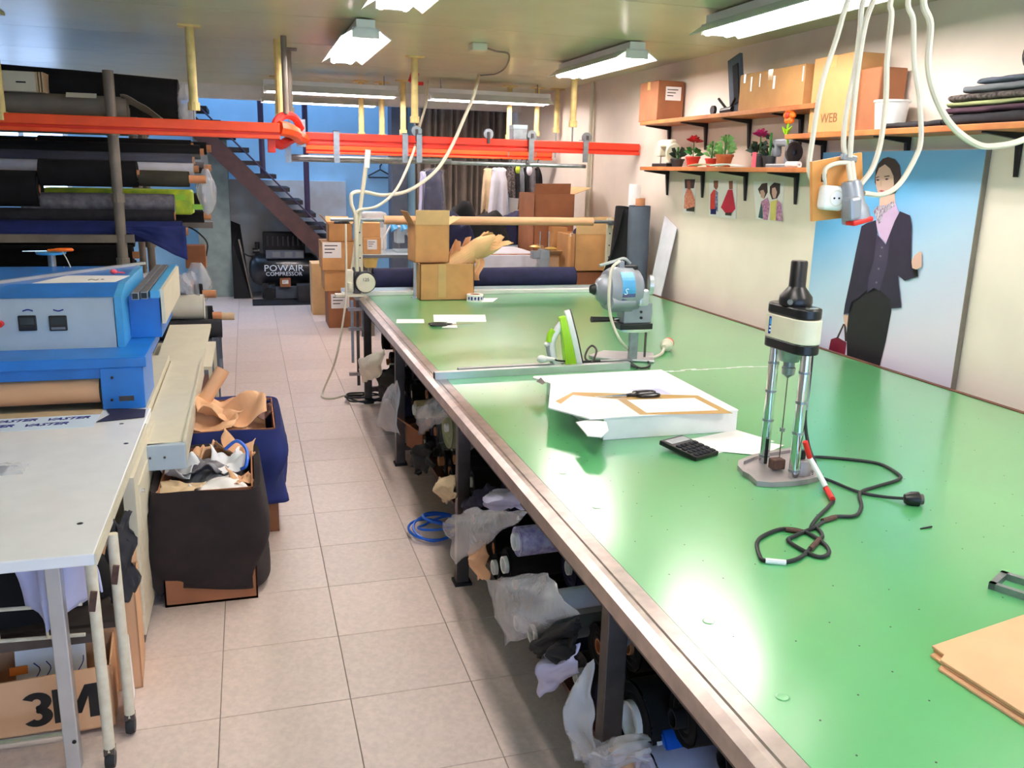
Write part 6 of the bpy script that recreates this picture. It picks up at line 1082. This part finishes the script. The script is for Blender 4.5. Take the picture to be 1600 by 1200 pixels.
q = P(806, 216, Y=Y2+.1); t = thing('control_box', 'small grey box sitting on the red rail near the right', 'box', q); G().bb(q.x-.06, q.x+.06, Y2-.02, Y2+.1, zr+.056, zr+.17).build('body', A['galv'], t, bevel=.004); G().bb(q.x-.062, q.x+.062, Y2-.024, Y2+.1, zr+.14, zr+.172).build('lid', A['panelgrey'], t)
# pipe on right wall
g = G(); g.tube([(XW-.03, 8.2, .1), (XW-.03, 8.2, ZC)], .022, 8); tag(g.build('wall_pipe', A['cream'], smooth=True), 'cream pipe running up the right wall beyond the shelves', 'pipe')
# ---- compressor
cY = 12.1; cm = thing('air_compressor', 'black air compressor with a long tank under the staircase', 'compressor', (P(445, 460, Y=cY).x, cY, 0)); xa, xb_ = P(389, 420, Y=cY).x, P(500, 420, Y=cY).x; zc_ = P(445, 420, Y=cY).z; rT = .215
G().lathe([(0, 0), (.09, .01), (.17, .05), (rT, .12), (rT, xb_-xa-.12), (.17, xb_-xa-.05), (.09, xb_-xa-.01), (0, xb_-xa)], (xa, cY, zc_), (1, 0, 0), 28).build('tank', A['compressor'], cm, smooth=True)
b_ = (P(412, 402, Y=cY-.1), P(476, 364, Y=cY-.1)); G().bb(b_[0].x, b_[1].x, cY-.1, cY+.2, zc_+rT-.03, b_[1].z).build('motor_guard', A['blackmatte'], cm, bevel=.02); 
for i in range(9): x = b_[0].x+.05+.065*i; G().bb(x, x+.02, cY-.115, cY-.1, zc_+rT+.1, b_[1].z-.05).build('guard_bar', A['black'], cm)
pn = G().bb(P(416, 405, Y=cY-.2).x, P(475, 405, Y=cY-.2).x, cY-.2, cY-.1, zc_+.16, zc_+.26).build('control_strip', A['slate'], cm)
for px in (432, 451, 468): x = P(px, 405, Y=cY-.2).x; G().bb(x-.05, x+.05, cY-.202, cY-.2, zc_+.175, zc_+.245).build('plate', A['greyfab'], pn)
text('POWAIR', 'lettering', A['printlight'], cm, T((xa+xb_)/2-.02, cY-rT-.006, zc_+.03)@RX(90), .12, sx=1.1); text('COMPRESSOR', 'lettering', A['printlight'], cm, T((xa+xb_)/2-.02, cY-rT-.003, zc_-.045)@RX(90), .075)
for x in (xa+.2, xb_-.2): G().bb(x-.04, x+.04, cY-.15, cY+.15, .02, zc_-rT*.8).build('foot', A['black'], cm)
G().cyl((xa+.25, cY-.16, .08), (xa+.25, cY-.2, .08), .08, n=18).build('wheel', A['rubber'], cm); q = P(402, 392, Y=cY); G().cyl((q.x, cY, zc_+.18), (q.x, cY, q.z+.12), .03).build('filter', A['black'], cm); G().cyl((q.x-.06, cY, q.z), (q.x+.03, cY, q.z), .035).build('gauge', A['black'], cm); G().tube([(q.x, cY, q.z-.08), (q.x-.12, cY-.02, q.z-.06), (q.x-.18, cY, q.z-.02)], .012, 6, sm=3).build('hose', A['rubber'], cm)
q = P(395, 478, Z=0); G().bb(q.x, q.x+.95, q.y, q.y+.5, 0, .012).build('floor_mat', A['blackmatte']); o = bpy.data.objects['floor_mat']; tag(o, 'black rubber mat on the floor before the compressor', 'mat')
carton('low grey crate on the mat in front of the compressor', (P(450, 470, Z=0).x, P(450, 470, Z=0).y+.25, .013), .3, .25, .16, m='slate', tape=False); carton('small brown box stacked on the low grey crate', (P(446, 445, Y=11.9).x, 11.95, .174), .14, .12, .12, m='cartondark', tape=False, lab=(0, .07, .08, .05)); q = P(478, 455, Y=11.85); carton('dark grey tool case beside the low grey crate', (q.x+.05, 11.7, .013), .34, .26, .22, m='charcoal', tape=False)
t = thing('leaning_board', 'dark board leaning on the grey pillar beside the compressor', 'board', P(380, 462, Z=0)); a, b = P(392, 462, Z=0), P(366, 462, Z=0); g = G(); hull(g, [Vector((b.x, 12.28, P(366, 385, Y=12.2).z)), Vector((b.x+.03, 12.28, P(366, 385, Y=12.2).z)), Vector((b.x+.12, 12.6, .95)), Vector((b.x, 12.6, 1.0))], [Vector((b.x, 12.1, .002)), Vector((a.x, 12.1, .002)), Vector((a.x, 12.6, .002)), Vector((b.x, 12.6, .002))]); g.build('board', A['blackmatte'], t); G().cyl((a.x+.015, 12.09, .0), (b.x+.1, 12.2, .78), .012).build('edge_strip', A['greypole'], t)
g = G(); q = P(376, 458, Z=0); g.ball((q.x, q.y, .04), .05, 10, 7, sq=(1.2, 1, .8)); tag(g.build('white_rag', A['paper'], smooth=True), 'small white rag on the floor by the pillar', 'rag')
carton('pale carton standing between the compressor and the tall stack', (P(507, 450, Y=10.6).x-.02, 10.8, 0), .25, .35, .62, m='cartonpale', tape=False)
# ================================================================ stock under the cutting table
SHZ = .146; rr = random.Random(11); GU = 'fabric rolls stored under the table'
names = {'fabblack': 'black fabric roll', 'navy': 'dark navy fabric roll', 'charcoal': 'charcoal fabric roll'}
taken = [1.77, 3.37, 4.98, 6.45]
def uroll(label, y, z, r_, m, x0=.86, L=1.3, **kw): return roll(label, (x0, y, z), (x0+L, y+rr.uniform(-.04, .04), z), r_, m, group=GU, **kw)
SP = []
def U(x, y, X=.82): return P(x, y, X=X)
def spec(label, px, py, r_, m, x0=.8, core=.025, cm='white', ext=.015, L=.9, wrap=None, seed=0):
    q = U(px, py, x0); SP.append((q.y+.02, q.z, r_)); return roll(label, (x0, q.y, q.z), (x0+L, q.y+.05, q.z), r_, m, core, ext, cm, 'rolls poking out from under the table', wrap=wrap, seed=seed)
spec('white-cored roll poking out highest below the table leg', 859, 940, .032, 'whitefab', .79, .026, seed=1); spec('white cardboard core end low beside the black cloth', 836, 990, .034, 'greyfab', .78, .03, seed=2); spec('plastic-wrapped thin roll beside the low cardboard core', 813, 973, .036, 'whitefab', .8, .026, wrap='clear', seed=3)
spec('plaid lilac roll poking out under the plastic sheet', 809, 846, .05, 'plaid', .8, .03, seed=4); spec('black roll with white core ring under the plaid one', 792, 882, .055, 'fabblack', .8, .03, seed=5); spec('second black roll with white ring, left of the first', 776, 886, .05, 'fabblack', .82, .028, seed=6)
spec('large black roll with a pale ring near the front table leg', 990, 1125, .1, 'fabblack', .87, .05, seed=7, L=1.2); spec('thick kraft tube at the bottom edge of the photo', 962, 1195, .055, 'kraft', .83, .045, cm='kraft', seed=8); spec('white plush roll at the bottom edge of the photo', 1010, 1215, .08, 'lilacfab', .86, .02, seed=9); spec('blue plastic-wrapped roll at bottom under the steel edge', 1030, 1160, .04, 'bluestrap', .9, .02, seed=10)
spec('pale wrapped roll high under the far part of the table', 650, 640, .05, 'beigefab', .83, .03, seed=12); spec('yellowish padded roll behind the third table leg', 700, 668, .1, 'greenfab', .85, .02, seed=13, wrap='clear')
# rows of dark rolls, one level on another
ORD = ['first', 'second', 'third', 'fourth', 'fifth', 'sixth', 'seventh', 'eighth', 'ninth', 'tenth', 'eleventh']
legs = ['the table end', 'the front leg', 'the second leg', 'the third leg', 'the fourth leg']; lv = ['bottom row', 'middle row', 'top row']
for lev, (zc, off) in enumerate(((SHZ+.076, 0), (SHZ+.222, .08), (SHZ+.366, 0))):
    y = .62+off; cnt = {}
    while y < 6.3:
        rad = rr.uniform(.066, .074)
        if min(abs(y-q) for q in taken) > .1 and all(hypot(y-a_, zc-b_) > rad+c_-.004 for a_, b_, c_ in SP) and not (lev == 2 and rr.random() < .25):
            m = rr.choice(['fabblack', 'fabblack', 'navy', 'charcoal', 'fabblack']); sct = sum(y > q for q in taken); cnt[sct] = cnt.get(sct, 0)+1
            uroll('%s under the table, %s, %s beyond %s' % (names[m], lv[lev], ORD[cnt[sct]-1], legs[sct]), y, zc, rad, m, x0=.93+rr.uniform(-.02, .07), L=1.2, core=.024, ext=rr.choice((0, .01, .03)), cm=rr.choice(('core', 'white', 'fabblack')), seed=rr.random()*9, n=14)
        y += .162
# sheets, bags, cloths
def flap(name, label, cat, quad, X, m, amp=.03, seed=0, solid=.003, bulge=.05, grp=None):
    a, b, c, e = [U(x, y, X) for x, y in quad]
    g = G(); g.grid(lambda u, v: (a*(1-u)+b*u)*(1-v)+(e*(1-u)+c*u)*v+Vector((-bulge*sin(pi*u)*sin(pi*v)+amp*nz(u*3.3+seed, v*3.1, seed), amp*.5*nz(u*4, v*4, seed+3), amp*.6*nz(u*5+seed, v*5))), 16, 16); return tag(g.build(name, A[m], smooth=True, solid=solid), label, cat, grp)
flap('plastic_sheet', 'large clear plastic sheet spilling out above the blue strap', 'plastic sheet', [(692, 815), (735, 795), (828, 800), (712, 882)], .76, 'plastic', .025, 1)
flap('plastic_sheet', 'clear plastic sheet wrapped round the white-cored rolls', 'plastic sheet', [(760, 905), (860, 895), (900, 960), (790, 1010)], .765, 'plastic', .025, 4, bulge=.08)
flap('white_cloth', 'white cloth tail hanging to the floor before the front leg', 'cloth', [(848, 1020), (905, 1005), (903, 1050), (842, 1090)], .775, 'lilacfab', .02, 2); flap('black_cloth', 'black cloth strip trailing over the rolls near the front leg', 'cloth', [(832, 1010), (905, 965), (905, 985), (842, 1026)], .77, 'fabblack', .02, 3, solid=.012); flap('black_cloth', 'small black cloth hanging beside the white tail', 'cloth', [(873, 1000), (903, 990), (900, 1035), (876, 1042)], .772, 'fabblack', .02, 7, solid=.01)
flap('white_cloth', 'folded white shirt cloth on the rolls behind the plastic sheet', 'cloth', [(758, 770), (822, 762), (838, 792), (762, 792)], .83, 'lilacfab', .03, 6, solid=.02)
flap('kraft_sheet', 'brown kraft paper standing behind the plastic sheet', 'paper', [(735, 850), (760, 845), (765, 905), (748, 905)], .82, 'kraft', .03, 8)
flap('plastic_sheet', 'torn clear plastic wrapped round the front table leg', 'plastic sheet', [(905, 1060), (925, 1030), (930, 1180), (900, 1190)], .77, 'plastic', .025, 9); flap('plastic_sheet', 'clear plastic film over the kraft tube at bottom', 'plastic sheet', [(910, 1160), (1010, 1150), (1020, 1185), (920, 1215)], .8, 'plastic', .04, 10)
flap('paper_sheet', 'off-white paper hanging at the far table corner', 'paper', [(560, 562), (602, 545), (590, 590), (566, 598)], .76, 'ivory', .03, 11); flap('plastic_bag', 'long clear plastic bag hanging by the second far leg', 'plastic bag', [(605, 605), (622, 595), (625, 680), (588, 665)], .74, 'plastic', .025, 12)
flap('black_cloth', 'black cloth heap hanging behind the long clear bag', 'cloth', [(590, 590), (622, 565), (620, 600), (598, 625)], .84, 'fabblack', .04, 13, solid=.01); flap('plastic_sheet', 'clear plastic film high behind the third table leg', 'plastic sheet', [(650, 640), (690, 610), (705, 650), (655, 680)], .82, 'plastic', .025, 14)
flap('black_cloth', 'black cloth hanging out between the third and fourth legs', 'cloth', [(645, 705), (670, 690), (680, 725), (655, 742)], .8, 'fabblack', .05, 15, solid=.012); flap('beige_cloth', 'beige cloth hanging beside the fourth table leg', 'cloth', [(688, 748), (708, 742), (712, 778), (694, 785)], .79, 'beigefab', .03, 16, solid=.008); flap('dark_cloth', 'dark cloth lying over the rolls below the steel edge', 'cloth', [(712, 790), (770, 758), (800, 775), (740, 800)], .85, 'navy', .04, 17, solid=.015)
t = carton('small reddish-brown carton on the floor under the table', (U(640, 690, .85).x+.12, U(640, 690, .85).y, .147), .2, .22, .13, m='cartondark', open_=True, flaps=(1, 0, 0, 1), rz=15)
carton('white flat box on the rolls behind the second far leg', (.98, U(650, 612, .9).y, SHZ+.52), .2, .3, .06, m='white', tape=False)
# blue strap coil
bs = P(672, 835, Z=0); g = G(); r3_ = random.Random(4)
for k in range(4):
    g2 = G(); g2.tube([bs+Vector((.105*cos(a)*(1+.12*k*.5)+.03*k, .13*sin(a)*(1-.08*k), .012+.03*abs(sin(a*.5+k))*(k+1)*.7)) for a in [i*2*pi/20 for i in range(20)]], .0065, 6, sm=2); g.v += g2.v[:]; 
    n_ = len(g.v)-len(g2.v); g.f += [tuple(i+n_ for i in f) for f in g2.f]; g.m += g2.m
t = thing('blue_strap_coil', 'loose coil of blue plastic strapping on the floor', 'strap', bs); stuff(g.build('strap', A['bluestrap'], t, smooth=True))
G().tube([bs+Vector((.1, 0, .03)), bs+Vector((.25, .02, .05)), bs+Vector((.4, -.06, .06))], .006, 6, sm=4).build('strap_tail', A['bluestrap'], t)
